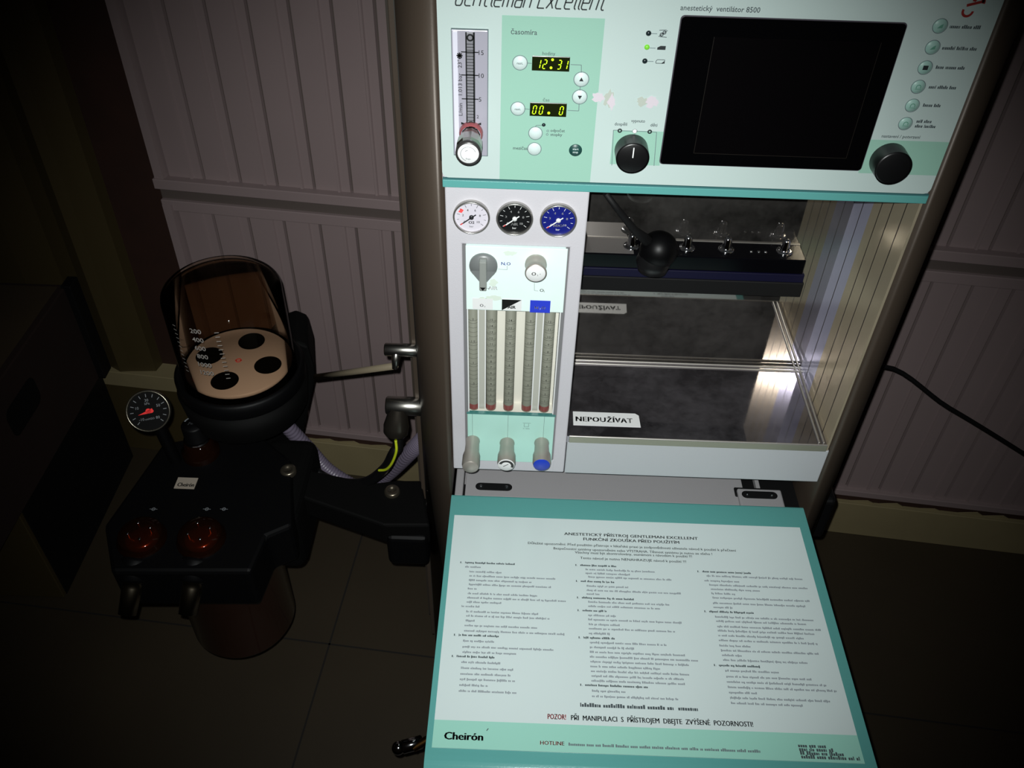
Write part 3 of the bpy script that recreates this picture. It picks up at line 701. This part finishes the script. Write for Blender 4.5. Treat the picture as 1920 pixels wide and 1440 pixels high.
# ---- fascia, worktop, flap
b = MB(); b.box((UX1+.001, .001, .7635), (.4400, .20, TZ-.0125), FASC, .0015); b.build('fascia', mach)
WZ = .700
b = MB(); b.box((-.071, .006, WZ-.01), (.352, .30, WZ), GREY2, .001); b.box((-.086, .0, WZ-.02), (-.074, .30, WZ+.006), GREY2, .002)
b.box((-.086, .12, WZ), (.43, .30, UZ0), BLACKM)
b.box((.352, .002, WZ-.02), (.436, .30, WZ-.012), BLACKM); b.box((.374, .006, WZ-.012), (.380, .30, WZ-.004), GREY2)
wt = b.build('worktop', mach)
def slot(x0, x1, y0_, y1_, z, m, th, name, screws=True, parent=None):
    b = MB(); r = (y1_-y0_)/2; pts = []
    for s_, cx in ((1, x1-r), (-1, x0+r)):
        for k in range(9): t = -PI/2+PI*k/8; pts.append(Vector((cx+s_*r*math.cos(t), (y0_+y1_)/2+s_*r*math.sin(t), z)))
    b.prism(pts, (0, 0, th), m)
    if screws:
        for cx in (x0+r*1.2, x1-r*1.2): b.lathe([(.0024, 0), (.0020, .0016), (0, .002)], (cx, (y0_+y1_)/2, z+th), (0, 0, 1), CHROME, 14)
    return b.build(name, wt)
sa = PZ(893, 893, WZ); sb = PZ(961, 895, WZ)
slot(sa.x, sb.x, .018, .032, WZ, BLACKM, .0008, 'drawer_handle')
b = MB(); c0 = PZ(1380, 912, WZ+.005); c1 = PZ(1462, 914, WZ+.005)
b.box((c0.x, -.012, WZ), (c1.x, .034, WZ+.008), GREY2, .003, seg=3); b.box((c0.x-.003, .022, WZ), (c1.x-.004, .040, WZ+.003), BLACKM, .002)
b.build('latch_housing', wt); slot(c0.x+.005, c1.x-.008, .014, .028, WZ+.008, BLACKM, .0006, 'latch_slot')
b = MB(); b.box((-.074, .0, WZ-.02), (-.0635, .03, WZ-.002), BLACKM); b.lathe([(.002, 0), (0, .002)], (-.068, .02, WZ-.002), (0, 0, 1), CHROME, 12); b.box((-.078, -.012, WZ-.03), (-.062, .004, WZ-.008), BLACKM, .002); b.build('hinge', wt)

FZ = .711; LX0, LX1 = -.0900, .4320; YB, YF = -.001, -.418
b = MB()
prof = [(YB, FZ-.016), (YB, FZ-.003), (YB-.0015, FZ-.0006), (YB-.004, FZ)]
for k in range(1, 9):
    t = k/8*PI/2; prof.append((YF+.022-.022*math.sin(t), FZ-.022+.022*math.cos(t)))
prof.insert(4, (YF+.024, FZ)); prof.append((YF, FZ-.030)); prof.append((YF+.004, FZ-.030)); prof.append((YF+.01, FZ-.016))
b.prism([Vector((LX0, y, z)) for y, z in prof], (LX1-LX0, 0, 0), TEAL, bev=.0008)
flap = b.build('writing_flap', mach)
for p in flap.data.polygons: p.use_smooth = True
flap.data.set_sharp_from_angle(angle=.5)
# laminated sheet
b = MB(); SH = mat('sheet_laminate', (202, 216, 216), .3, bump=.03, bscale=120)
sx0, sx1 = -.0825, .4180; sy1 = PZ(852, 966, FZ).y; syg = PZ(822, 1350, FZ).y; sy0 = PZ(810, 1402, FZ).y
b.box((sx0, sy0, FZ), (sx1, sy1, FZ+.0006), SH)
b.box((sx0, sy0, FZ+.0004), (sx1, syg, FZ+.0008), mat('sheet_green_band', (150, 205, 190), .3))
SZ = FZ+.0011; q = Print(b, topm(SZ))
def stext(t, px, py, px1, m, h, bold=0):
    a = PZ(px, py, SZ); e = PZ(px1, py+.045*(px1-px), SZ); q.text(t, a.x, a.y, m, w=e.x-a.x, h=h, bold=bold)
stext('ANESTETICKÝ PŘÍSTROJ GENTLEMAN EXCELLENT', 1058, 1003, 1309, INKM, .0050, .03)
stext('FUNKČNÍ ZKOUŠKA PŘED POUŽITÍM', 1094, 1013, 1274, INKM, .0050, .03)
stext('Důležité upozornění: Před použitím přístroje v lékařské praxi je zodpovědností uživatele návod k použití k přečtení', 990, 1020, 1381, INKM, .0042, .015)
stext('Bezpečnostní systémy upozorněním nebo VÝSTRAHA. Těsnost systému je nutno ze všeho !', 1038, 1030, 1336, INKM, .0042, .015)
stext('Všechny musí být zkontrolovány, seznámeni s návodem k použití !!!', 1078, 1037.5, 1298, INKM, .0042, .015)
stext('Tento návod je nutno NENAHRAZUJE návod k použití !!!', 1088, 1048, 1287, INKM, .0042, .015)
stext('POZOR!', 1027, 1348, 1061, REDI, .0068, .03)
stext('PŘI  MANIPULACI  S  PŘÍSTROJEM  DBEJTE  ZVÝŠENÉ  POZORNOSTI!', 1071, 1350, 1413, INKM, .0066, .03)
stext('Cheirón', 833, 1386, 905, INK, .0095, .06)
x, y = tx(914, 1368, SZ); q.line(x-.001, y-.0015, x+.001, y+.0015, .001, INKM)
stext('HOTLINE', 1013, 1396, 1058, REDI, .0048, .03)
# fine print too small to read: runs of letter-sized marks, word by word
def marks(q, x, x1, y, m, u=1.0):
    while x < x1-.002:
        for k in range(random.randint(2, 9)):
            if x > x1: break
            h = random.choice((.0020, .0020, .0022, .0030))*u; w = (.00145 if random.random() < .8 else .0008)*u
            q.rect(x, y, x+w, y+h, m); x += w+.00035*u
        x += .0014*u
def fine(px, py, px1, bold=False):
    a = PZ(px, py, SZ); e = PZ(px1, py+.045*(px1-px), SZ); x = a.x; m = INKM if bold else INKT
    while x < e.x-.002:
        n = random.randint(2, 10)
        for k in range(n):
            if x > e.x: break
            h = random.choice((.0020, .0020, .0022, .0030)); w = .00145 if random.random() < .8 else .0008
            q.rect(x, a.y-(.0007 if random.random() < .1 else 0), x+w, a.y+h, m); x += w+.00035
        x += .0014
L1 = [(872,1056,965,1),(872,1064,900,0),(880,1073,940,0),(880,1081,1040,0),(879,1089,998,0),(879,1097,1036,0),(877,1105,892,0),(877,1114,1006,0),(876,1122,1060,0),(875,1130,945,0),(865,1138,900,0),(874,1148,1014,0),(874,1156,1035,0),(873,1165,888,0),(871,1174,1005,0),(870,1184,1060,0),(860,1192,935,1),(868,1203,930,0),(867,1214,1037,0),(867,1224,966,0),(856,1232,925,1),(865,1243,938,0),(864,1254,962,0),(863,1265,956,0),(862,1275,964,0),(861,1286,916,0),(860,1297,968,0)]
L2 = [(1088,1061,1157,1),(1098,1069,1232,0),(1098,1076,1180,0),(1103,1083,1258,0),(1089,1091,1152,1),(1100,1100,1177,0),(1100,1108,1280,0),(1100,1115,1122,0),(1091,1122,1187,1),(1103,1130,1254,0),(1103,1138,1238,0),(1092,1146,1138,1),(1103,1155,1153,0),(1103,1163,1280,0),(1104,1172,1167,0),(1104,1180,1265,0),(1104,1189,1142,0),(1094,1197,1153,1),(1106,1206,1250,0),(1106,1215,1188,0),(1106,1224,1288,0),(1106,1233,1308,0),(1107,1242,1290,0),(1107,1251,1237,0),(1108,1260,1298,0),(1109,1269,1283,0),(1109,1278,1284,0),(1097,1286,1220,1),(1110,1297,1171,0),(1110,1307,1275,0)]
L3 = [(1317,1073,1407,1),(1325,1081,1505,0),(1321,1090,1388,0),(1330,1098,1515,0),(1333,1106,1430,0),(1334,1114,1378,0),(1336,1122,1517,0),(1337,1132,1510,0),(1338,1140,1372,0),(1330,1148,1412,1),(1341,1158,1525,0),(1343,1166,1511,0),(1345,1176,1540,0),(1346,1184,1530,0),(1347,1193,1507,0),(1348,1202,1535,0),(1349,1212,1406,0),(1352,1221,1535,0),(1354,1230,1391,0),(1356,1239,1517,0),(1348,1249,1425,1),(1360,1259,1460,0),(1362,1270,1520,0),(1363,1280,1550,0),(1365,1290,1570,0),(1367,1300,1418,0),(1369,1310,1560,0),(1371,1320,1505,0)]
for L in (L1, L2, L3):
    k = 0
    for px, py, px1, bo in L:
        fine(px, py, px1, bo)
        if bo: a = PZ(px-9, py, SZ); q.rect(a.x, a.y, a.x+.0012, a.y+.003, INKM); q.rect(a.x+.002, a.y, a.x+.0026, a.y+.0006, INKM)
a = PZ(1088, 1325, SZ); e = PZ(1240, 1331, SZ); marks(q, a.x, PZ(1262, 1331, SZ).x, a.y, INKM, 1.7); marks(q, PZ(1272, 1331, SZ).x, PZ(1311, 1334, SZ).x, a.y, INKM, 1.7)
a = PZ(1066, 1398, SZ); marks(q, a.x, PZ(1426, 1414, SZ).x, a.y, INKG, 1.2)
for k in range(4): a = PZ(1497+k*2, 1401+k*7, SZ); marks(q, a.x, PZ((1548, 1560, 1580, 1612)[k], 1405+k*7, SZ).x, a.y, INKM, 1.5)
o = b.build('instruction_sheet', flap, recalc=False); o['label'] = 'laminated white sheet of printed instructions'

# ---- columns at both sides, lower cabinet, base
def column(sgn, xe):
    b = MB(); pts = [Vector((xe, -.001, 0))]
    rx, ry = .050, .085
    for k in range(1, 15): t = k/14*PI/2; pts.append(Vector((xe+sgn*rx*math.sin(t), -.001+ry*(1-math.cos(t)), 0)))
    pts += [Vector((xe+sgn*rx, .20, 0)), Vector((xe, .20, 0))]
    z0 = .16; 
    t = bmesh.new(); A = [t.verts.new(p+Vector((0,0,z0))) for p in pts]; B = [t.verts.new(p+Vector((0,0,1.72))) for p in pts]; n = len(pts)
    t.faces.new(A); t.faces.new(B)
    for k in range(n):
        f = t.faces.new([A[k], A[(k+1)%n], B[(k+1)%n], B[k]])
    bmesh.ops.recalc_face_normals(t, faces=t.faces)
    b.merge(t, COLM, smooth=False)
    for f in b.bm.faces:
        if len(f.verts) == 4 and abs(f.normal.z) < .1: f.smooth = True
    xg = xe+sgn*rx
    b.box((xg, .092, z0), (xg+sgn*.004, .100, 1.72), SATIN); b.box((xg, .104, z0), (xg+sgn*.012, .16, 1.72), COLM, .001)
    b.box((xg+sgn*.004, .150, z0), (xg+sgn*.022, .156, 1.72), COLD)
    return b.build('side_column', mach, recalc=False)
column(-1, X0-.0005); column(1, X1+.0005)
b = MB(); b.box((-.088, .02, .17), (.440, .40, WZ-.022), GREY2, .004); b.build('lower_cabinet', mach)
b = MB(); b.box((-.14, -.10, .10), (.49, .46, .165), BLACK, .012, seg=3); b.build('wheeled_base', mach)
for x in (-.10, .45):
    for y in (-.06, .42):
        b = MB(); b.cyl((x-.012, y, .05), (x+.012, y, .05), .05, BLACKM, bev=.006); b.cyl((x, y, .05), (x, y, .11), .008, CHROME); b.build('castor', mach)
b = MB(); b.box((.470, .06, .56), (.515, .12, .655), BLACK, .008, seg=3); b.build('rail_clamp', mach)
# chrome coupling low on the left side
b = MB(); c = PZ(768, 1402, .45)
b.cyl((c.x-.012, c.y, .45), (c.x+.018, c.y+.01, .45), .010, CHROME, bev=.002); b.sphere((c.x-.016, c.y-.002, .452), .010, CHROME); b.cyl((c.x+.006, c.y, .45), (c.x+.05, c.y+.02, .47), .006, mat('brass', (150, 110, 60), .25, metal=1)); b.cyl((c.x+.05, c.y+.02, .47), (-.08, .03, .47), .008, BLACK)
b.build('hose_coupling', mach)

# gas outlets on the left column
XC = X0-.0005-.050
def outlet(px, py, r, L, big):
    c = PY(px, py, .10); x1_ = XC+.004
    b = MB(); b.cyl((c.x, .10, c.z), (x1_, .10, c.z), r, SATIN, bev=r*.15, n=28)
    if big:
        b.lathe([(r*.85, -.002), (r*1.05, .010), (r*1.35, .030), (r*1.30, .042), (r*1.1, .046), (0, .046)], (c.x+r*1.3, .094, c.z), (-.12, -.25, -1), mat('dark_satin', (92, 86, 78), .3, metal=.9), 28)
        for s_ in (-1, 1): b.sphere((c.x+r*1.3-.004+s_*.007, .094-.022, c.z-.030), .0025, CHROME)
    else: b.lathe([(r*.55, 0), (r*.7, .006), (r*.4, .024), (0, .024)], (c.x+r*1.8, .096, c.z-.002), (-.1, -.55, -1), SATIN, 20)
    return b.build('gas_outlet', mach), c
o1, c1_ = outlet(721, 655, .0095, .04, False)
o2, c2_ = outlet(724, 760, .0145, .05, True)

# ================================================================= ABSORBER on its swing arm
ab = empty('breathing_absorber', (-.45, .1, .62), 'black breathing absorber block with smoked bellows dome, on a swing arm', 'breathing unit')
# dome (bellows canister)
cx, cy = -.446, .200; zb = .775; zt = .955
b = MB()
RD = .0895; zt = .931
b.lathe([(RD, zb-.02), (RD, zb+.02), (RD-.001, zt-.014), (RD-.003, zt-.006), (RD-.008, zt-.001), (RD-.014, zt), (0, zt+.001), (0, zt-.002), (RD-.014, zt-.003), (RD-.006, zt-.008), (RD-.003, zt-.014), (RD-.003, zb-.018)], (cx, cy, 0), (0, 0, 1), SMOKE, 64)
fnc = lambda u, v: Vector((cx+(RD+.0006)*math.sin(u), cy-(RD+.0006)*math.cos(u), v))
GM = mat('dome_print', (150, 145, 140), .6); ii = b.mi(GM)
def dtext(t, u, v, h):
    vs, fs = text_mesh(t, .01); s_ = h/.73; mx_ = (min(a[0] for a in vs)+max(a[0] for a in vs))/2
    nv = [b.bm.verts.new(fnc(u+(a[0]-mx_)*s_/RD, v+a[1]*s_)) for a in vs]
    for f in fs:
        try: g = b.bm.faces.new([nv[w_] for w_ in f]); g.material_index = ii
        except ValueError: pass
for k, t in enumerate(('200', '400', '600', '800', '1000', '1200')):
    v = .909-k*.0158
    dtext(t, -.16, v, .0085)
    for e in range(2):
        for uu in (-.62, .14): b.face([fnc(uu, v+.002-e*.0079), fnc(uu+.07, v+.002-e*.0079), fnc(uu+.07, v+.0032-e*.0079), fnc(uu, v+.0032-e*.0079)], GM)
dome = b.build('bellows_dome', ab)
b = MB(); WD = mat('bellows_plate', (196, 184, 180), .5)
b.lathe([(.082, 0), (.0845, .004), (.082, .008), (0, .008)], (cx, cy, zb), (0, 0, 1), WD, 48)
pz = Print(b, topm(zb+.0086))
for a in (80, 170, 260, 350):
    a = math.radians(a); pz.disc(cx+.050*math.cos(a), cy+.050*math.sin(a), .0215, ABSM, 28)
pz.ring(cx, cy, .003, .005, REDI, 16); pz.line(cx-.006, cy, cx+.006, cy, .001, REDI)
b.build('bellows_plate', ab)
b = MB(); b.lathe([(.100, -.025), (.102, -.02), (.102, .0), (.097, .004), (.094, .003), (.090, -.01), (0, -.01)], (cx, cy, zb-.004), (0, 0, 1), ABS, 56)
b.lathe([(.092, -.085), (.098, -.075), (.104, -.028), (0, -.028)], (cx, cy, zb-.004), (0, 0, 1), ABSM, 48)
b.build('bellows_base', ab)
# back housing beside the dome
b = MB(); Pq = [PY(530, 650, .27), PY(556, 641, .27), PY(578, 650, .27), PY(590, 690, .27), PY(591, 712, .27), PY(572, 800, .27), PY(562, 845, .27), PY(540, 870, .27), PY(470, 870, .27), PY(450, 740, .27)]
b.prism(Pq, (-.02, .09, 0), ABSM, bev=.005); b.build('rear_housing', ab)
# main valve block
b = MB(); ZM = .640
q_ = [PZ(305, 830, ZM), PZ(470, 800, ZM), PZ(545, 860, ZM), PZ(548, 985, ZM), PZ(500, 1005, ZM), PZ(470, 1072, ZM), PZ(208, 1072, ZM), PZ(195, 985, ZM), PZ(270, 880, ZM)]
b.prism(q_, (0, 0, -.085), ABS, bev=.006)
pq = Print(b, topm(ZM+.0006)); 
GA = mat('arrow_print', (120, 124, 128), .6)
for px in (288, 388, 420):
    a = PZ(px, 955, ZM); pq.ring(a.x, a.y, .002, .003, GA, 12); pq.line(a.x-.006, a.y, a.x+.006, a.y, .0008, GA)
block = b.build('valve_block', ab)
b = MB(); b.box((PZ(470, 930, .6).x, PZ(520, 985, .6).y, .48), (PZ(572, 930, .6).x, .20, .615), ABSM, .02, seg=4); b.build('side_housing', ab)
b = MB(); a = PZ(326, 916, ZM); e = PZ(372, 897, ZM)
b.box((a.x, a.y, ZM), (e.x, e.y, ZM+.001), mat('aged_label', (150, 140, 128), .6))
Print(b, topm(ZM+.0014)).text('Cheirón', a.x+.004, a.y+.004, INK, w=e.x-a.x-.006, h=.008, bold=.04); b.build('name_label', ab)
# two amber check valves and their chrome ports
for px, py in ((262, 1000), (374, 1000)):
    c = PZ(px, py, .655)
    o = empty_part('check_valve', (c.x, c.y, ZM), ab)
    b = MB(); b.lathe([(.036, 0), (.036, .005), (.033, .008), (.033, .013), (.030, .018), (.018, .021), (0, .022)], (c.x, c.y, ZM), (0, 0, 1), AMBER, 40); b.build('valve_dome', o)
    b = MB(); b.lathe([(.024, 0), (.024, .006), (.020, .010), (0, .010)], (c.x, c.y, ZM), (0, 0, 1), mat('valve_seat', (120, 96, 70), .3, metal=.8), 32)
    for k in range(4): a = k*PI/2+.4; b.cyl((c.x+.016*math.cos(a), c.y+.016*math.sin(a), ZM+.01), (c.x+.016*math.cos(a), c.y+.016*math.sin(a), ZM+.022), .0022, CHROME, n=10)
    b.build('valve_seat', o)
    d = Vector((-.10, -.72, -.62)).normalized(); s0 = Vector((c.x-.004, c.y-.046, ZM-.030))
    b = MB(); b.lathe([(.020, 0), (.020, .006), (.0155, .008), (.0150, .016), (.0128, .055), (.0112, .055), (.0112, .04)], s0, d, mat('port_metal', (140, 130, 112), .26, metal=1), 28); b.build('hose_port', ab)
    b = MB(); b.cyl(s0-d*.03, s0+d*.006, .024, ABS, bev=.004); b.build('port_collar', ab)
# relief valve with its knob
c = PZ(378, 850, ZM)
b = MB(); b.lathe([(.030, 0), (.030, .012), (.024, .018), (.022, .030), (.014, .032)], (c.x, c.y, ZM), (0, 0, 1), AMBER, 32); b.build('relief_valve', ab)
b = MB(); b.lathe([(.014, .02), (.018, .036), (.020, .038), (.0185, .040), (.0185, .066), (.0165, .069), (0, .069)], (c.x, c.y, ZM), (0, 0, 1), ABS, 28)
b.lathe([(.0205, .034), (.0212, .036), (.0205, .038)], (c.x, c.y, ZM), (0, 0, 1), CHROME, 28)
q = Print(b, topm(ZM+.0696)); q.ring(c.x, c.y+.001, .012, .0145, GA, 14, PI*.35, PI*.95); q.text('APL', c.x+.001, c.y-.002, GA, h=.0065, align='c', bold=.04, rot=.25); b.build('relief_knob', ab)
# pressure manometer
c = PY(279, 770, .12); n_ = (EYE-c); n_ = Vector((n_.x*.5, n_.y, n_.z*.75)).normalized()
o = empty_part('manometer', c, ab); o['label'] = 'black round manometer with red needle'
u_ = Vector((0, 0, 1)).cross(n_).normalized(); v_ = n_.cross(u_)
fm = lambda h: (lambda a, b_: c+u_*a+v_*b_+n_*h)
b = MB(); b.lathe([(.031, -.02), (.033, -.004), (.033, .006), (.0315, .0075), (.030, .006), (.030, .002)], c, n_, mat('dark_chrome', (120, 116, 104), .25, metal=.9), 40); b.build('bezel', o)
b = MB(); b.lathe([(.0305, .003), (0, .003)], c, n_, ABSM, 40); q = Print(b, fm(.0036))
for k in range(13):
    a = math.radians(225-22.5*k); q.line(.022*math.cos(a), .022*math.sin(a), .027*math.cos(a), .027*math.sin(a), .001, GA)
for k in range(5):
    a = math.radians(225-67.5*k); q.text(('-10', '10', '30', '50', '80')[k], .017*math.cos(a), .017*math.sin(a)-.002, GA, h=.0045, align='c')
q.text('kPa', 0, .010, GA, h=.004, align='c'); q.text('cmH2O', 0, -.014, GA, h=.0032, align='c')
b.build('dial', o)
b = MB(); q = Print(b, fm(.005)); RN = mat('bright_red_needle', (255, 20, 15), .4, emit=0)
q.poly([(-.016, -.0045), (.006, .0035), (.008, -.001), (.006, -.0035)], RN); q.disc(0, 0, .004, RN); b.build('needle', o)
b = MB(); b.tube([c-n_*.02, c-n_*.03+Vector((.0, .0, -.03)), Vector((c.x+.03, .10, ZM-.02))], .010, ABS); b.build('manometer_stem', ab)
# soda lime canister hung below
b = MB(); cc = PZ(420, 1085, .46)
b.lathe([(0, .30), (.085, .30), (.090, .31), (.090, .50), (.094, .505), (.094, .53), (.08, .545), (.08, .56)], (cc.x, cc.y+.03, 0), (0, 0, 1), REDCAN, 48); b.build('absorbent_canister', ab)
b = MB(); b.lathe([(0, .302), (.082, .302), (.082, .49), (0, .49)], (cc.x, cc.y+.03, 0), (0, 0, 1), mat('absorbent_granules', (58, 30, 22), .9, vary=.4, vscale=150), 40); b.build('absorbent_fill', ab)
# swing arm to the machine
b = MB(); ZA = .600
pA = [PZ(548, 868, ZA), PZ(600, 885, ZA), PZ(700, 905, ZA), PZ(745, 900, ZA), PZ(790, 900, ZA), PZ(806, 985, ZA), PZ(720, 985, ZA), PZ(560, 930, ZA), PZ(530, 940, ZA)]
b.prism(pA, (0, 0, -.045), ABSM, bev=.004)
b.build('swing_arm', ab)
b = MB(); e0 = PZ(726, 1000, .56); b.box((e0.x, e0.y-.02, .50), (XC+.006, .11, .575), ABS, .010, seg=3); b.build('arm_bracket', ab)
for px, py, zz in ((540, 880, ZM-.004), (735, 919, ZA)):
    c = PZ(px, py, zz+.006); b = MB(); b.lathe([(.013, -.006), (.013, .001), (.011, .003), (.006, .003), (.005, .001), (0, .001)], (c.x, c.y, zz+.004), (0, 0, 1), mat('aged_bolt', (120, 112, 98), .3, metal=.9), 24); b.build('pivot_bolt', ab)

# ================================================================= HOSES AND CABLES
def catmull(pts, n=14):
    pts = [Vector(p) for p in pts]; P_ = [pts[0]*2-pts[1]]+pts+[pts[-1]*2-pts[-2]]; out = []
    for i in range(1, len(P_)-2):
        for k in range(n):
            t = k/n; a, b_, c_, d_ = P_[i-1], P_[i], P_[i+1], P_[i+2]
            out.append(.5*((2*b_)+(c_-a)*t+(2*a-5*b_+4*c_-d_)*t*t+(3*b_-a-3*c_+d_)*t**3))
    out.append(pts[-1]); return out
b = MB(); path = catmull([PY(520, 780, .24), PY(575, 838, .25), PY(620, 885, .24), PY(680, 915, .23), PY(725, 890, .20), PY(772, 845, .15), PY(800, 815, .14)], 50)
b.tube(path, .011, HOSEM, 16, rf=lambda j: .0138 if j % 4 < 2 else .0128)
tag(b.build('corrugated_hose'), 'lilac grey corrugated hose sagging behind the black swing arm', 'hose')
b = MB(); base = c2_ + Vector((.015, -.016, -.046))
cp = [base+Vector((.002, 0, .006)), base+Vector((.001, -.006, -.02)), PY(738, 850, .075), PY(720, 880, .09), PY(680, 905, .12), PY(620, 900, .16), PY(565, 865, .18)]
b.tube(catmull(cp, 14), .0085, BLACK, 14)
st = [PY(742, 826, .066), PY(743, 846, .062), PY(735, 868, .066), PY(724, 880, .075), PY(710, 882, .085)]
b.tube(catmull(st, 10), .0022, YG, 8)
tag(b.build('gas_hose'), 'black hose with yellow-green stripe hanging from the lower chrome outlet', 'hose')
b = MB(); e1 = c1_+Vector((.016, -.012, -.020)); b.tube([e1, e1.lerp(PY(592, 707, .20), .5), PY(592, 707, .20)], .0050, mat('grey_tube', (120, 110, 92), .4), 10)
tag(b.build('thin_tube'), 'thin grey tube running from the upper chrome outlet to the absorber', 'tube')
b = MB(); b.tube(catmull([(.50, .19, .60), PY(1640, 690, .33), PY(1780, 765, .33), PY(1925, 854, .33), PY(2050, 935, .33)], 8), .0042, BLACKM, 10)
tag(b.build('power_cable'), 'dark cable stretched away to the right of the machine', 'cable')
# gooseneck with a ball end
g = empty('gooseneck_lamp', (.14, .02, 1.22), 'black gooseneck with a ball end hanging in the steel bay', 'lamp')
b = MB(); bc = PY(1235, 468, .075); b.sphere(bc, .024, mat('lamp_black', (4, 4, 5), .42, spec=.2)); b.build('lamp_head', g)
b = MB(); b.tube([PY(1135, 362, .05), PY(1160, 395, .055), PY(1190, 432, .065), bc-(bc-PY(1190, 432, .065)).normalized()*.014], .0042, BLACKM, 12, rf=lambda j: (.0035, .004, .005, .008)[j]); b.build('lamp_neck', g)
b = MB(); b.lathe([(.020, 0), (.022, .010), (.018, .022), (0, .024)], bc+Vector((-.004, 0, -.008)), (-.05, -.1, -1), BLACK, 24); b.build('lamp_shade', g)

# ================================================================= STORAGE AT FAR LEFT
cz0 = .31
lc = empty('low_cabinet', (-1.2, .47, 0), 'low black-sided cabinet standing on the floor at far left', 'cabinet')
b = MB(); b.box((-1.45, .27, 0), (-1.0, .70, cz0), BLACKM, .003); b.build('carcass', lc)
b = MB(); b.box((-1.45, .258, .005), (-1.0, .27, cz0-.002), OLIVE, .002); b.build('door', lc)
bx = empty('carton', (-1.2, .5, cz0), 'brown carton with a dark hand hole, on top of the low cabinet', 'box')
b = MB(); b.box((-1.45, .10, cz0), (-.985, .675, cz0+.26), BRD, .003)
q = Print(b, topm(cz0+.2606)); q.rect(-1.44, .11, -1.0, .665, BRDL)
hm = lambda u, v: Vector((-.9842, u, v)); 
Print(b, hm).rrect(.33, cz0+.13, .45, cz0+.20, .02, BLACKM)
b.build('carton_body', bx)
b = MB(); b.box((-.992, .66, cz0), (-.97, .70, cz0+.265), BLACKM, .002); b.build('edge_strip', bx)
